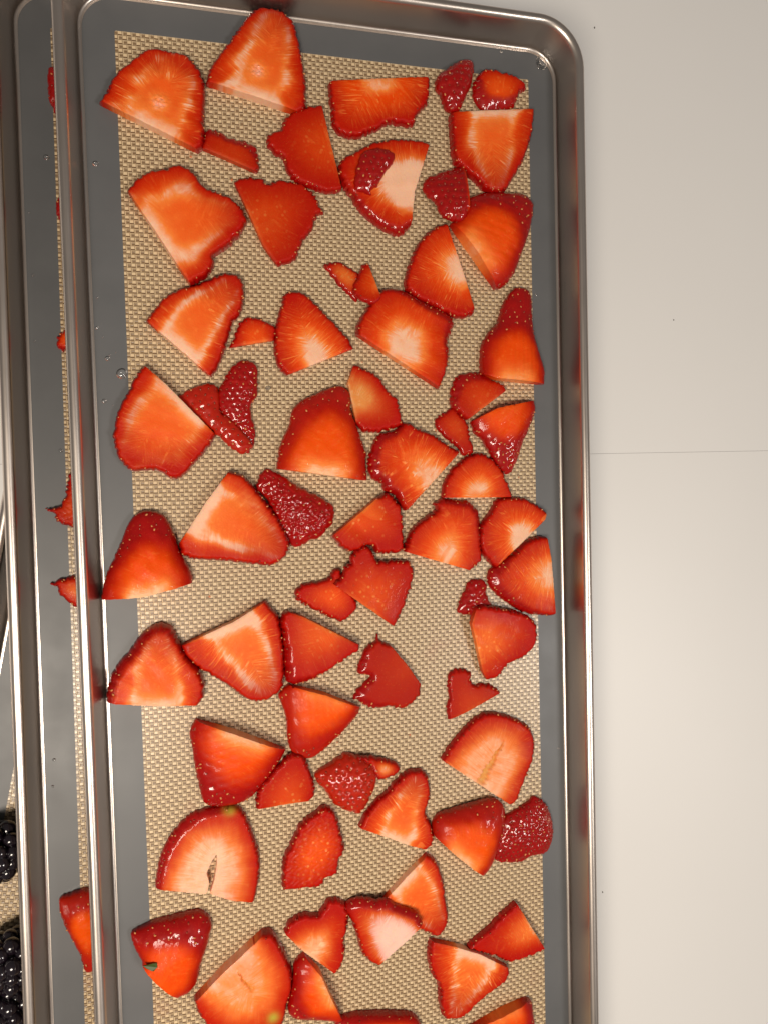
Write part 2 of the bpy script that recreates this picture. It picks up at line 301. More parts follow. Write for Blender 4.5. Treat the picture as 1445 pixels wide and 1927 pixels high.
# ------------------------------------------------------------------ strawberries
PIECES = [
 ('strawberry_slice', 'heart', 1, 7.5, [(-45.9,134.7),(-13.9,127.4)], [(-11.9,129.3),(-11.4,137.9),(-12.4,146.2),(-13.8,153.9),(-15.2,158.8),(-18.3,161.4),(-22.2,162.4),(-26.2,162.2),(-29.3,160.6),(-32.5,156.8),(-36.0,151.7),(-40.6,145.4),(-44.4,139.8)], None, {'core': (0.52,0.62),'crumb': (-28.2,139.7,3.2),'vein': 0.7,'pw': 0.85}, 'large strawberry slice with rough pitted heart, its tip leaning on the pan rim'),
 ('strawberry_slice', 'flesh', 1, 4, [(-48.3,113.0),(-29.4,106.1)], [(-28.7,108.5),(-28.9,113.0),(-30.5,115.7),(-33.1,116.9),(-37.6,117.3),(-40.9,119.0),(-44.2,119.8),(-46.4,119.3),(-47.0,116.5)], (0.4,1,0.5), {'dark': 0.45,'seeds': 1}, 'small dull red strip of strawberry skin under the corner of a big slice'),
 ('strawberry_slice', 'heart', 1, 7.5, [(-80.7,124.9),(-49.2,111.4)], [(-47.2,114.1),(-46.9,122.4),(-46.2,130.1),(-46.7,136.1),(-49.0,140.2),(-52.1,143.1),(-56.4,143.7),(-59.5,144.1),(-62.7,144.1),(-66.4,142.5),(-70.2,138.9),(-73.9,135.8),(-76.7,131.7),(-78.6,127.6)], None, {'core': (0.47,0.62),'vein': 1.0,'crumb': (-61.5,125.6,3.2)}, 'large domed strawberry slice with crumbly centre, poking over the grey border near the mat corner'),
 ('strawberry_slice', 'flesh', 1, 4.5, [(-6.3,131.6),(0.3,101.9)], [(-3.2,100.9),(-6.8,101.1),(-10.8,102.3),(-15.5,103.8),(-18.9,107.2),(-20.3,111.7),(-23.6,113.4),(-25.7,116.9),(-24.9,119.5),(-20.9,121.5),(-19.1,125.5),(-13.8,129.3)], None, {'dark': 0.25,'spots': 0.5}, 'dark orange strawberry slice with lobed red edge, touching the slice with a red flap'),
 ('strawberry_slice', 'white', 1, 5.5, [(-3.3,139.6),(34.7,145.2)], [(34.4,140.4),(33.2,135.5),(29.9,132.2),(28.0,127.8),(23.6,127.3),(19.2,127.6),(14.2,124.8),(8.6,122.2),(4.3,121.1),(0.7,122.1),(-1.9,124.4),(-2.6,131.3)], None, {'core': (0.72,0.82),'pw': 0.55,'vein': 1.0}, 'oblong orange strawberry half with straight cut side along the mat end'),
 ('strawberry_slice', 'white', 1, 7, [(33.6,121.1),(27.2,103.0),(25.6,90.3)], [(22.7,87.7),(19.2,87.6),(13.7,90.2),(7.7,94.6),(4.1,99.6),(0.9,104.1),(-0.4,108.6),(0.6,112.7),(5.8,116.1),(12.0,119.5),(18.9,121.3),(25.2,122.0),(30.8,121.8)], (-0.3,-0.9,1.2), {'pw': 1.0,'core': (0.4,0.62)}, 'broad pale cored strawberry slice carrying a dark red flap'),
 ('strawberry_chunk', 'skin', 1, 3.5, [], [(4.6,102.7),(5.7,109.8),(7.6,114.5),(11.9,116.4),(16.2,116.4),(19.6,115.3),(18.9,112.0),(15.4,107.6),(12.8,103.3),(10.3,101.7),(10.6,100.0),(7.9,100.9)], None, {'dimple': 0.5}, 'small dark red strawberry flap with seed pits lying on a pale slice'),
 ('strawberry_chunk', 'skin', 1, 6, [], [(42.0,134.3),(45.6,134.4),(48.3,139.2),(51.1,145.6),(52.2,151.7),(51.3,153.8),(47.0,153.3),(42.3,150.0),(38.4,147.2),(36.9,143.4),(38.9,140.1),(40.1,136.6)], None, {'dimple': 0.5}, 'narrow dark crimson strawberry chunk with glossy skin by the grey border'),
 ('strawberry_chunk', 'flesh', 1, 5, [], [(52.4,145.9),(54.5,149.5),(57.2,151.1),(63.9,150.5),(69.3,149.3),(72.8,146.9),(72.6,145.0),(70.2,143.5),(69.1,140.3),(66.6,137.3),(58.2,135.3),(55.5,135.9),(52.3,139.9),(51.9,143.4)], (-0.3,-1,0.85), {'spots': 0.4}, 'rounded orange red strawberry piece with dark lower half at the mat corner'),
 ('strawberry_slice', 'heart', 1, 7, [(42.0,132.8),(76.2,137.4)], [(75.2,129.6),(73.3,123.3),(71.2,118.1),(67.3,111.7),(63.2,106.1),(59.4,105.2),(55.8,105.9),(50.3,110.4),(45.8,113.3),(43.2,116.4),(42.4,124.2)], None, {'core': (0.55,0.8),'vein': 0.8}, 'tapering strawberry slice with pale V core and straight top cut, hanging over the border'),
 ('strawberry_wedge', 'wedge', 1, 9.5, [(41.3,92.5),(59.0,69.2)], [(62.7,70.6),(66.6,75.4),(69.1,81.2),(73.4,92.0),(75.3,100.9),(74.4,103.6),(71.0,105.7),(64.8,105.7),(56.1,105.0),(51.4,103.8),(47.4,101.4),(45.3,97.0)], (0.45,1,0.75), {'pw': 0.6}, 'thick strawberry wedge with deep maroon shoulder and glowing orange flesh'),
 ('strawberry_chunk', 'skin', 1, 5.5, [(46.9,114.3),(47.5,96.7)], [(46.4,94.1),(42.5,92.7),(37.3,94.8),(35.5,99.5),(32.4,102.3),(31.2,105.2),(32.5,108.6),(37.7,111.4),(43.0,113.3)], None, {'dimple': 0.5}, 'red glossy strawberry chunk with one straight side overlapping the maroon shouldered wedge'),
 ('strawberry_slice', 'white', 1, 8, [(4.2,50.7),(35.4,31.3)], [(37.5,36.2),(39.6,43.0),(39.4,49.1),(41.5,54.0),(41.3,57.7),(35.8,61.2),(28.8,64.0),(25.1,66.2),(20.1,67.8),(16.3,67.8),(13.2,66.4),(8.7,60.9),(4.9,54.8)], (0.8,0.7,3.2), {'pw': 0.9,'core': (0.5,0.85),'vein': 0.5}, 'thick orange strawberry slice with dark skin shoulder tucked under a fan shaped slice'),
 ('strawberry_slice', 'white', 1, 5.5, [(39.5,92.8),(50.2,60.7)], [(49.5,59.4),(44.8,57.9),(40.3,58.8),(33.9,61.7),(28.8,63.9),(25.0,66.2),(23.1,69.1),(24.0,73.9),(26.0,79.4),(29.3,85.6),(33.9,90.1),(37.5,92.1)], None, {'vein': 1.0,'pw': 1.0}, 'fan shaped strawberry half with white centre and fine rays beside the maroon shouldered wedge'),
 ('strawberry_slice', 'flesh', 1, 2.2, [], [(-6.3,75.5),(-2.5,76.8),(-0.7,76.9),(4.2,74.2),(6.0,72.8),(5.5,68.0),(5.4,62.9),(3.3,64.3),(-0.9,68.3),(-4.4,72.3)], None, {'spots': 0.4,'amber': 1}, 'thin amber sliver of strawberry, the paler of two crossed slivers'),
 ('strawberry_slice', 'flesh', 1, 2.6, [(9.2,77.0),(13.2,63.2)], [(10.9,61.3),(8.2,61.8),(3.9,64.9),(3.6,68.2),(5.7,72.4),(7.6,76.1)], None, {'dark': 0.15}, 'small pointed red sliver of strawberry crossing an amber sliver'),
 ('strawberry_slice', 'heart', 1, 8, [(-72.9,96.7),(-53.3,65.9)], [(-51.1,67.1),(-47.1,70.1),(-45.1,73.5),(-45.0,76.4),(-40.7,79.4),(-36.0,84.2),(-33.7,88.8),(-34.6,92.1),(-36.8,94.8),(-40.6,97.1),(-45.6,98.7),(-48.5,100.4),(-50.3,103.3),(-54.1,105.9),(-57.8,105.9),(-60.6,104.4),(-64.9,103.6),(-69.2,100.8)], None, {'core': (0.5,0.66),'vein': 0.4,'pw': 0.8}, 'largest strawberry slice with zigzag pale heart line and a notched lower side'),
 ('strawberry_slice', 'flesh', 1, 4, [(-37.6,102.5),(-28.0,80.6),(-23.3,74.2)], [(-20.1,75.2),(-16.5,77.4),(-14.6,82.5),(-10.9,87.3),(-8.6,92.7),(-6.2,93.7),(-7.9,96.8),(-9.6,100.2),(-13.9,103.4),(-18.0,103.9),(-22.1,104.2),(-25.9,102.5),(-27.9,104.1),(-32.4,104.4),(-35.9,103.4)], None, {'dark': 0.3,'spots': 0.6,'vein': 0.4}, 'thin dark rusty strawberry slice with ragged saw toothed edge and a pointed spur'),
 ('strawberry_slice', 'heart', 1, 7.5, [(-68.6,53.7),(-47.6,34.7)], [(-45.0,38.2),(-43.0,42.8),(-41.0,49.2),(-39.4,53.8),(-36.5,57.6),(-35.3,63.1),(-35.6,67.7),(-37.9,70.3),(-41.5,70.7),(-46.0,69.0),(-50.5,66.7),(-55.9,65.0),(-61.2,62.5),(-65.7,57.5)], None, {'core': (0.5,0.72),'pw': 1.0}, 'strawberry slice with rounded orange streaked tip and creamy cut end'),
 ('strawberry_slice', 'flesh', 1, 3, [(-41.2,45.1),(-24.9,48.2)], [(-24.6,52.5),(-26.6,54.0),(-29.6,55.5),(-32.7,56.1),(-35.7,55.6),(-37.6,53.1),(-39.0,49.7)], None, {'spots': 0.5}, 'small orange half moon sliver between two larger strawberry slices'),
 ('strawberry_slice', 'white', 1, 5, [(-21.4,35.7),(3.4,45.7)], [(1.1,49.5),(-2.7,53.8),(-7.0,58.2),(-11.1,62.4),(-14.8,65.1),(-18.2,65.5),(-21.4,64.3),(-22.5,60.1),(-24.2,55.4),(-25.1,49.8),(-25.5,44.2),(-24.1,38.7)], None, {'pw': 0.85,'vein': 1.0,'core': (0.5,0.9)}, 'shark fin shaped strawberry slice with pale rays and a tiny red nick'),
 ('strawberry_wedge', 'wedge', 1, 9, [(52.3,37.0),(57.3,34.9),(78.3,33.2)], [(78.7,38.6),(76.7,44.9),(74.5,52.5),(73.9,60.1),(73.7,66.4),(72.7,69.2),(68.6,70.4),(65.5,68.6),(62.0,63.4),(59.8,57.1),(56.3,53.3),(53.2,48.3),(52.4,42.0)], (0.1,1,1.0), {'pw': 0.55,'dimple': 0.25}, 'tall strawberry wedge with long wrinkled red tip reaching the grey border beside the counter'),
 ('strawberry_chunk', 'skin', 1, 5, [], [(-45.7,28.8),(-43.8,33.1),(-41.2,37.4),(-38.1,40.5),(-34.4,40.8),(-31.7,38.8),(-31.6,33.2),(-32.0,28.3),(-34.3,24.5),(-33.3,18.3),(-33.1,13.3),(-34.8,9.6),(-36.7,8.7),(-40.7,15.9),(-44.7,22.1)], None, {'dimple': 0.5,'seeds': 1.5}, 'bumpy dark crimson strawberry chunk, narrow and upright beside a darker curled piece'),
 ('strawberry_chunk', 'skin', 1, 4, [], [(-58.5,27.4),(-57.0,29.5),(-53.4,31.4),(-49.8,32.6),(-46.2,32.0),(-45.1,29.3),(-44.8,22.6),(-41.8,20.7),(-34.8,12.1),(-35.5,9.6),(-38.0,8.1),(-41.0,9.7),(-46.2,14.6),(-51.4,19.6),(-54.8,23.2)], None, {'dimple': 0.3,'lite': 0.35}, 'curled deep red strawberry strip with orange tip, overlapping a bumpy crimson chunk'),
 ('strawberry_slice', 'heart', 1, 8, [(-69.8,38.6),(-62.6,31.9),(-46.6,14.5)], [(-49.4,10.3),(-54.3,4.9),(-58.6,0.5),(-62.1,-0.0),(-66.6,2.8),(-71.1,2.9),(-75.1,3.0),(-78.8,7.2),(-80.4,13.6),(-79.8,18.9),(-78.2,24.2),(-74.6,30.6),(-72.2,35.4)], None, {'core': (0.42,0.6),'vein': 0.7}, 'strawberry slice with salmon heart and slanted cut, overhanging the border beside the lower pan'),
 ('strawberry_wedge', 'wedge', 1, 9, [(-26.1,2.6),(6.8,-2.5)], [(6.6,4.3),(6.3,9.1),(3.4,17.8),(1.6,23.6),(1.4,29.3),(-1.5,32.0),(-4.8,31.8),(-10.3,29.6),(-16.1,27.0),(-19.6,23.6),(-21.1,18.0),(-24.2,11.4)], (-0.5,1,0.45), {'pw': 0.9,'lite': 0.2}, 'chunky glowing orange strawberry wedge with creamy base in the middle of the mat'),
 ('strawberry_slice', 'white', 1, 6.5, [(42.9,7.9),(20.9,-14.1)], [(19.1,-11.6),(17.3,-7.9),(13.8,-6.6),(12.3,-3.5),(8.9,-1.6),(7.5,2.7),(8.3,7.5),(10.9,13.5),(14.7,15.3),(17.9,15.9),(22.4,18.9),(26.8,16.4),(32.0,14.5),(35.8,12.0),(39.7,9.5)], (-1,0,3.0), {'pw': 0.7,'vein': 1.2,'core': (0.5,0.9)}, 'wide strawberry slice with radiating white veins and glossy dark rim'),
 ('strawberry_slice', 'flesh', 1, 4, [(3.1,40.0),(0.6,33.2),(3.4,18.3)], [(5.8,15.9),(10.7,15.3),(16.4,16.4),(20.8,18.2),(20.3,23.1),(19.2,27.3),(15.5,30.9),(13.1,34.5),(9.5,37.4)], None, {'spots': 0.2,'amber': 0.5,'pale': 0.45}, 'leaf shaped translucent orange strawberry slice resting on the white veined slice'),
 ('strawberry_slice', 'flesh', 1, 5, [(62.6,31.1),(46.1,19.6)], [(43.5,21.3),(40.6,24.4),(40.2,28.2),(41.8,34.4),(44.5,36.9),(48.5,37.7),(52.5,37.3),(55.9,35.4),(60.6,33.3)], (-0.6,0.8,0.5), {'dark': 0.3,'spots': 0.4}, 'wedge of red strawberry with rounded end below the long wrinkled tip'),
 ('strawberry_wedge', 'wedge', 1, 7.5, [(48.0,19.1),(57.6,23.8),(74.1,27.0)], [(74.4,22.5),(71.8,16.1),(68.9,10.4),(66.7,4.1),(64.2,-0.3),(61.8,-1.2),(58.4,2.3),(55.2,7.4),(52.6,11.9),(49.3,15.0)], (0.1,-1,1.0), {'pw': 0.05,'dimple': 0.3,'seeds': 2}, 'pointed strawberry wedge densely dotted with seeds, orange at its cut top'),
 ('strawberry_slice', 'flesh', 1, 2.5, [], [(34.0,19.6),(38.0,22.7),(41.4,24.1),(44.6,20.8),(46.9,18.3),(47.8,12.6),(49.0,8.9),(48.6,7.0),(44.3,6.4),(43.0,8.9),(39.1,12.1),(35.2,15.9)], None, {'dark': 0.35,'spots': 0.3}, 'thin translucent brick red strawberry strip joining neighbouring pieces'),
 ('strawberry_slice', 'white', 1, 5, [(35.7,-9.6),(64.5,-10.2)], [(62.2,-4.1),(61.2,-2.2),(59.2,1.7),(53.9,6.2),(50.5,7.0),(46.5,6.0),(42.4,3.3),(38.4,-1.0),(36.3,-5.3)], None, {'pw': 0.8,'vein': 0.7,'core': (0.55,0.95)}, 'half moon strawberry slice with level cut side and pale base'),
 ('strawberry_slice', 'white', 1, 6.5, [(19.9,-29.0),(46.3,-37.7)], [(50.7,-33.9),(50.9,-28.6),(50.6,-21.2),(50.3,-16.0),(46.5,-11.4),(43.4,-10.9),(39.5,-10.4),(35.6,-9.9),(32.5,-11.7),(33.2,-13.9),(27.0,-18.0),(23.1,-21.5)], (0.7,0.8,1.5), {'pw': 0.7,'vein': 0.6,'core': (0.55,0.95)}, 'bell shaped strawberry slice with cream patch at its cut side and dull red shoulder'),
 ('strawberry_slice', 'white', 1, 6.5, [(77.8,-25.9),(79.4,-35.3),(81.0,-57.4)], [(75.5,-57.0),(67.3,-54.9),(59.2,-49.4),(54.5,-44.6),(53.8,-39.3),(57.1,-36.4),(63.7,-32.3),(69.5,-27.6),(74.5,-26.1)], (-0.9,-0.5,4.0), {'pw': 0.8,'vein': 1.0,'core': (0.5,0.9)}, 'half disc strawberry slice cut side facing the pan wall beside the counter'),
 ('strawberry_slice', 'white', 1, 5.5, [(78.3,-16.2),(77.5,-19.2),(56.3,-37.2)], [(53.9,-34.7),(50.8,-30.1),(50.2,-24.1),(51.5,-19.7),(55.6,-14.6),(58.0,-11.0),(63.7,-10.2),(69.4,-11.0),(74.3,-13.4)], None, {'pw': 1.0,'vein': 1.1,'core': (0.6,0.85)}, 'half disc strawberry slice with creamy centre and crisp rays crossing the border beside the counter'),
 ('strawberry_chunk', 'skin', 1, 3.5, [], [(41.2,-53.0),(42.5,-48.6),(44.9,-44.3),(46.6,-41.7),(50.6,-41.6),(53.4,-43.6),(52.9,-47.0),(54.8,-52.1),(54.3,-57.0),(47.8,-58.0),(45.9,-55.2),(43.1,-54.3)], None, {'dimple': 0.5}, 'small dark red skin scrap peeking out from behind an orange slice'),
 ('strawberry_slice', 'flesh', 1, 4.5, [(47.2,-51.3),(45.1,-57.5),(49.8,-76.7),(52.1,-80.7)], [(57.0,-79.6),(58.7,-77.5),(62.0,-74.7),(67.8,-72.9),(72.4,-68.7),(73.4,-63.4),(71.8,-58.7),(66.5,-55.2),(60.0,-53.3),(53.6,-51.7),(50.4,-51.2)], None, {'spots': 0.5,'vein': 0.5,'pale': 0.15}, 'bright orange strawberry slice with a whitish patch near its rounded end'),
 ('strawberry_slice', 'flesh', 1, 7, [(-7.2,-22.3),(10.6,-8.4)], [(14.4,-7.1),(17.3,-9.7),(19.4,-13.4),(20.0,-19.2),(19.9,-25.0),(19.8,-28.6),(15.3,-29.5),(10.1,-29.2),(7.9,-26.6),(5.0,-26.5),(0.6,-28.4),(-3.7,-26.4),(-5.8,-23.8)], None, {'spots': 0.8,'dark': 0.1}, 'thick spotted orange strawberry slice with slanted cut wall above a heart shaped piece'),
 ('strawberry_slice', 'flesh', 1, 4, [], [(-20.7,-43.0),(-19.5,-40.2),(-16.7,-39.0),(-12.4,-38.5),(-8.1,-37.3),(-6.9,-34.9),(-3.7,-35.1),(-3.0,-38.3),(1.8,-47.3),(0.6,-50.8),(-3.5,-53.7),(-7.8,-52.4),(-13.4,-49.1),(-19.7,-45.1)], None, {'spots': 0.5}, 'small orange strawberry offcut with red spike, partly under a heart shaped piece'),
 ('strawberry_slice', 'flesh', 1, 4, [(-7.0,-39.5),(3.2,-47.5),(15.8,-57.1)], [(18.6,-52.2),(21.0,-46.6),(23.4,-40.2),(23.7,-35.9),(21.3,-32.8),(16.1,-32.2),(11.7,-32.3),(9.5,-31.9),(8.1,-28.9),(5.3,-26.0),(1.6,-27.6),(-0.3,-29.6),(-0.7,-32.4),(-2.9,-33.7),(-3.7,-36.5)], None, {'spots': 0.8,'dark': 0.15}, 'heart shaped speckled red orange strawberry slice on top of two others'),
 ('strawberry_wedge', 'wedge', 1, 11, [(-86.5,-40.2),(-72.4,-39.5),(-56.3,-36.2)], [(-56.2,-34.4),(-57.8,-29.9),(-60.1,-25.4),(-61.7,-19.8),(-63.3,-15.4),(-65.5,-12.2),(-69.0,-10.9),(-71.9,-10.8),(-74.9,-12.5),(-77.3,-16.1),(-79.2,-20.8),(-81.7,-26.2),(-84.5,-32.1)], (-0.35,1,0.7), {'pw': 0.9,'dimple': 0.25}, 'tall conical strawberry wedge with peach base touching the pan wall beside the lower pan'),
 ('strawberry_chunk', 'skin', 1, 6, [], [(-30.4,2.3),(-24.4,0.4),(-18.8,-3.6),(-9.1,-8.8),(-5.6,-12.5),(-6.0,-16.4),(-8.1,-19.6),(-11.5,-22.8),(-14.8,-23.6),(-17.5,-25.1),(-21.4,-25.2),(-25.7,-18.3),(-28.6,-11.1),(-31.0,-6.5),(-33.5,-4.8)], None, {'dimple': 0.4,'wrinkle': 1.0}, 'very glossy wrinkled dark red strawberry chunk beside a salmon slice'),
 ('strawberry_slice', 'heart', 1, 8, [(-42.5,2.3),(-50.4,-7.8),(-60.5,-22.8)], [(-59.5,-26.0),(-56.0,-28.0),(-48.1,-28.9),(-42.0,-29.7),(-34.6,-31.0),(-29.0,-31.6),(-24.5,-29.0),(-22.4,-24.6),(-23.9,-19.4),(-26.6,-14.2),(-29.6,-9.7),(-32.6,-5.8),(-34.4,-3.2),(-37.9,0.6)], None, {'core': (0.5,0.62),'pw': 1.1,'vein': 0.5}, 'large salmon strawberry slice with scalloped seed edge overlapping a glossy dark chunk'),
 ('strawberry_slice', 'heart', 1, 10, [(-86.1,-74.9),(-70.9,-77.2),(-55.5,-78.7)], [(-53.8,-76.1),(-53.6,-71.5),(-55.4,-66.6),(-59.0,-61.6),(-62.0,-55.4),(-63.1,-52.4),(-65.6,-50.0),(-68.7,-49.8),(-71.9,-51.4),(-75.1,-54.4),(-77.7,-58.1),(-82.1,-62.9),(-85.1,-69.1)], (-0.8,0.6,2.6), {'core': (0.55,0.8),'pw': 0.7}, 'bell shaped strawberry slice touching the pan wall beside the lower pan'),
 ('strawberry_slice', 'heart', 1, 8, [(-31.3,-44.1),(-42.4,-50.3),(-61.1,-57.9)], [(-60.0,-60.9),(-56.6,-65.2),(-51.6,-69.0),(-45.2,-73.7),(-40.1,-78.2),(-35.5,-80.1),(-30.7,-79.2),(-26.6,-76.1),(-25.5,-69.3),(-25.5,-62.5),(-26.2,-54.9),(-27.1,-50.0),(-29.7,-46.4)], None, {'core': (0.55,0.75),'pw': 1.1,'vein': 0.9}, 'broad strawberry slice with blush centre, corner touching the bell shaped slice'),
 ('strawberry_wedge', 'flesh', 1, 7, [(-24.2,-48.3),(-18.1,-50.8),(2.3,-62.8)], [(1.2,-64.9),(-6.1,-69.2),(-12.5,-72.8),(-18.9,-75.0),(-24.4,-74.5),(-25.5,-68.9),(-25.6,-61.3),(-26.4,-53.6),(-26.0,-49.9)], (-0.8,-0.6,2.6), {'spots': 0.4,'seeds': 1,'amber': 0.3}, 'triangular strawberry piece with wet dark skin and amber flat top'),
 ('strawberry_wedge', 'wedge', 1, 7.5, [(-24.3,-75.1),(-11.2,-79.5),(2.2,-86.1)], [(0.7,-89.2),(-3.8,-93.7),(-9.6,-98.7),(-15.4,-102.6),(-19.6,-102.8),(-23.7,-99.9),(-25.2,-94.1),(-25.4,-87.8),(-27.2,-80.7),(-27.8,-78.6)], (0.3,-1,0.25), {'pw': 0.35,'lite': 0.25}, 'triangular glowing orange strawberry wedge with crimson lower rim'),
 ('strawberry_slice', 'flesh', 1, 4, [(13.7,-63.6),(19.9,-71.4),(25.8,-80.3)], [(25.0,-83.8),(21.7,-86.9),(18.0,-88.3),(13.1,-87.1),(8.1,-87.3),(3.9,-85.8),(1.2,-83.5),(-0.5,-82.3),(2.8,-78.2),(6.3,-75.1),(2.2,-74.0),(1.5,-71.9),(3.1,-67.9),(5.3,-64.0),(8.5,-62.0),(9.4,-59.4),(10.2,-62.0)], (-1,-0.3,3.0), {'dark': 0.55,'spots': 0.3,'seeds': 1}, 'dark crimson notched strawberry slice with thin stem like spike'),
 ('strawberry_slice', 'flesh', 1, 2.8, [(36.3,-94.7),(42.4,-92.8),(58.1,-86.1)], [(56.2,-84.5),(52.4,-82.3),(47.1,-82.2),(45.7,-79.5),(45.7,-77.0),(41.3,-75.6),(37.5,-76.6),(36.5,-82.2),(37.3,-85.1),(36.1,-89.3)], None, {'dark': 0.4,'spots': 0.3}, 'small boomerang shaped dark red strawberry scrap near the counter side'),
 ('strawberry_slice', 'heart', 1, 5.5, [(32.9,-109.4),(61.1,-130.9)], [(63.4,-129.8),(65.9,-124.3),(69.9,-116.0),(71.7,-108.2),(70.2,-102.2),(67.2,-99.0),(60.3,-95.3),(54.2,-93.6),(48.9,-94.1),(43.5,-97.8),(38.2,-102.9)], None, {'core': (0.35,0.9),'pw': 0.72,'pink': 0.25,'vein': 0.5,'crack': ((48.2,-119.8),(58.4,-104.5),1.7)}, 'pale strawberry slice with yellow hollow crack at its heart'),
 ('strawberry_wedge', 'wedge', 1, 9, [(-57.1,-84.4),(-44.2,-89.4),(-25.7,-98.6)], [(-28.2,-102.7),(-31.7,-107.1),(-35.6,-111.4),(-39.5,-115.0),(-45.1,-116.5),(-51.5,-116.2),(-55.1,-114.4),(-56.7,-107.8),(-57.7,-102.0),(-58.5,-94.3),(-59.1,-88.7)], (-0.6,-0.9,0.55), {'pw': 0.75,'dimple': 0.3}, 'thick strawberry wedge with salmon top cut and glossy dark red bottom'),
 ('strawberry_slice', 'flesh', 1, 4, [(-37.3,-119.1),(-25.3,-118.4),(-17.3,-118.5)], [(-15.8,-115.9),(-16.3,-111.5),(-18.1,-105.4),(-19.9,-101.6),(-23.7,-100.2),(-26.1,-101.5),(-29.6,-104.9),(-33.5,-108.9),(-36.5,-112.8)], None, {'dark': 0.2,'spots': 0.8}, 'dull rust coloured strawberry slice tucked against the salmon topped wedge'),
 ('strawberry_chunk', 'skin', 1, 8, [], [(-15.4,-108.9),(-11.9,-106.9),(-7.1,-104.4),(-3.9,-102.8),(0.5,-104.3),(5.4,-107.3),(7.3,-111.7),(6.9,-115.8),(5.0,-119.8),(1.3,-125.5),(-3.5,-124.5),(-8.9,-120.7),(-12.2,-115.4),(-14.8,-112.4)], None, {'dimple': 0.75,'lite': 0.45,'flap': [(0.4,-104.1),(7.4,-105.4),(13.7,-107.8),(15.8,-109.4),(16.8,-110.9),(15.0,-112.8),(10.0,-113.6),(6.8,-112.5),(5.2,-108.5)]}, 'strawberry tip with coarse shiny seed pits and a curled pink flap'),
 ('strawberry_slice', 'heart', 1, 6, [(0.1,-130.9),(11.5,-136.3),(19.1,-140.2),(26.5,-143.3)], [(28.4,-141.6),(29.2,-138.2),(27.8,-133.2),(26.2,-128.7),(28.1,-123.4),(27.9,-117.9),(26.9,-114.3),(24.1,-112.3),(19.8,-112.3),(15.5,-114.9),(11.9,-118.5),(7.0,-122.0),(3.4,-125.6),(1.3,-128.7)], None, {'core': (0.6,0.85),'pw': 0.8,'vein': 0.9}, 'arrow shaped strawberry slice with forked white veins beside the seed pitted tip'),
 ('strawberry_chunk', 'skin', 1, 5.5, [], [(71.8,-129.4),(75.6,-132.1),(77.9,-136.4),(79.2,-143.2),(78.5,-148.2),(76.0,-152.6),(72.1,-152.7),(68.2,-153.2),(65.1,-154.6),(59.7,-153.9),(54.4,-152.2),(55.0,-144.7),(57.8,-136.5),(64.7,-133.1),(68.6,-131.1)], None, {'dimple': 0.45,'seeds': 2.0}, 'dusky pinkish red strawberry chunk covered in fine seeds on the border beside the counter'),
 ('strawberry_wedge', 'wedge', 1, 10, [(28.9,-137.8),(49.0,-157.1)], [(51.3,-154.6),(53.6,-150.0),(55.2,-145.3),(57.2,-139.8),(57.9,-132.8),(56.3,-128.7),(52.6,-127.2),(47.4,-127.5),(41.5,-128.4),(34.9,-129.6),(31.2,-130.5),(29.0,-133.7)], (0.5,1,0.55), {'pw': 0.8,'lite': 0.2}, 'plump strawberry wedge with peach cut side, leaning against the finely seeded chunk'),
 ('strawberry_slice', 'heart', 1, 6, [(-72.8,-142.0),(-55.4,-146.4),(-54.4,-142.8),(-55.2,-139.0),(-53.2,-134.9),(-51.4,-132.4),(-51.5,-136.5),(-52.6,-141.9),(-54.2,-146.6),(-46.6,-150.4),(-38.7,-152.5)], [(-36.9,-144.4),(-36.5,-136.3),(-38.0,-129.7),(-40.2,-122.5),(-43.1,-117.7),(-47.8,-116.8),(-51.4,-116.6),(-55.6,-116.9),(-60.3,-118.4),(-65.7,-123.2),(-69.4,-128.7),(-71.6,-135.1)], (-0.8,0.6,2.2), {'core': (0.3,0.9),'pw': 0.88,'vein': 0.2,'green': (-46.4,-117.4)}, 'pale strawberry half with a slit up its middle and green stem end'),
 ('strawberry_slice', 'flesh', 1, 5.5, [], [(-28.7,-149.0),(-28.1,-139.5),(-26.4,-135.9),(-23.1,-129.4),(-19.8,-125.4),(-16.6,-123.6),(-12.7,-121.3),(-8.9,-124.0),(-7.1,-129.8),(-6.0,-135.8),(-5.5,-138.5),(-7.8,-142.6),(-8.6,-147.1),(-12.2,-147.8),(-14.9,-150.6),(-18.1,-151.0),(-19.9,-150.1),(-21.9,-150.7),(-25.6,-150.2)], None, {'spots': 0.9,'wrinkle': 0.6}, 'wet leaf shaped orange strawberry slice with lumpy saw toothed edge and pink sheen'),
 ('strawberry_wedge', 'wedge', 1, 10, [(-77.9,-166.7),(-74.4,-171.0),(-66.0,-181.8)], [(-62.5,-181.2),(-59.5,-177.0),(-58.2,-171.7),(-55.6,-164.9),(-54.1,-158.4),(-55.6,-154.8),(-58.1,-153.0),(-62.1,-152.9),(-67.3,-153.4),(-72.9,-153.9),(-77.4,-155.2),(-81.1,-156.9),(-80.7,-160.2),(-79.4,-164.0)], (0.35,1,1.25), {'pw': 0.0,'dimple': 0.3,'leaf': (-74.6,-166.6)}, 'dark maroon strawberry chunk with orange flank and a scrap of green leaf'),
 ('strawberry_slice', 'heart', 1, 9, [(-61.2,-184.2),(-50.1,-174.1),(-36.1,-163.8)], [(-33.1,-164.5),(-30.8,-168.5),(-28.0,-174.7),(-26.3,-181.3),(-26.8,-187.5),(-28.5,-192.2),(-29.2,-195.8),(-31.8,-199.7),(-41.5,-200.4),(-53.2,-196.9),(-58.8,-190.8)], None, {'core': (0.35,0.95),'pw': 0.62,'pink': 0.5,'vein': 0.2,'crack': ((-40.8,-183.1),(-45.8,-175.3),0.7),'green': (-33.8,-194.5)}, 'big blush pink strawberry half with slanted cut wall and central slit'),
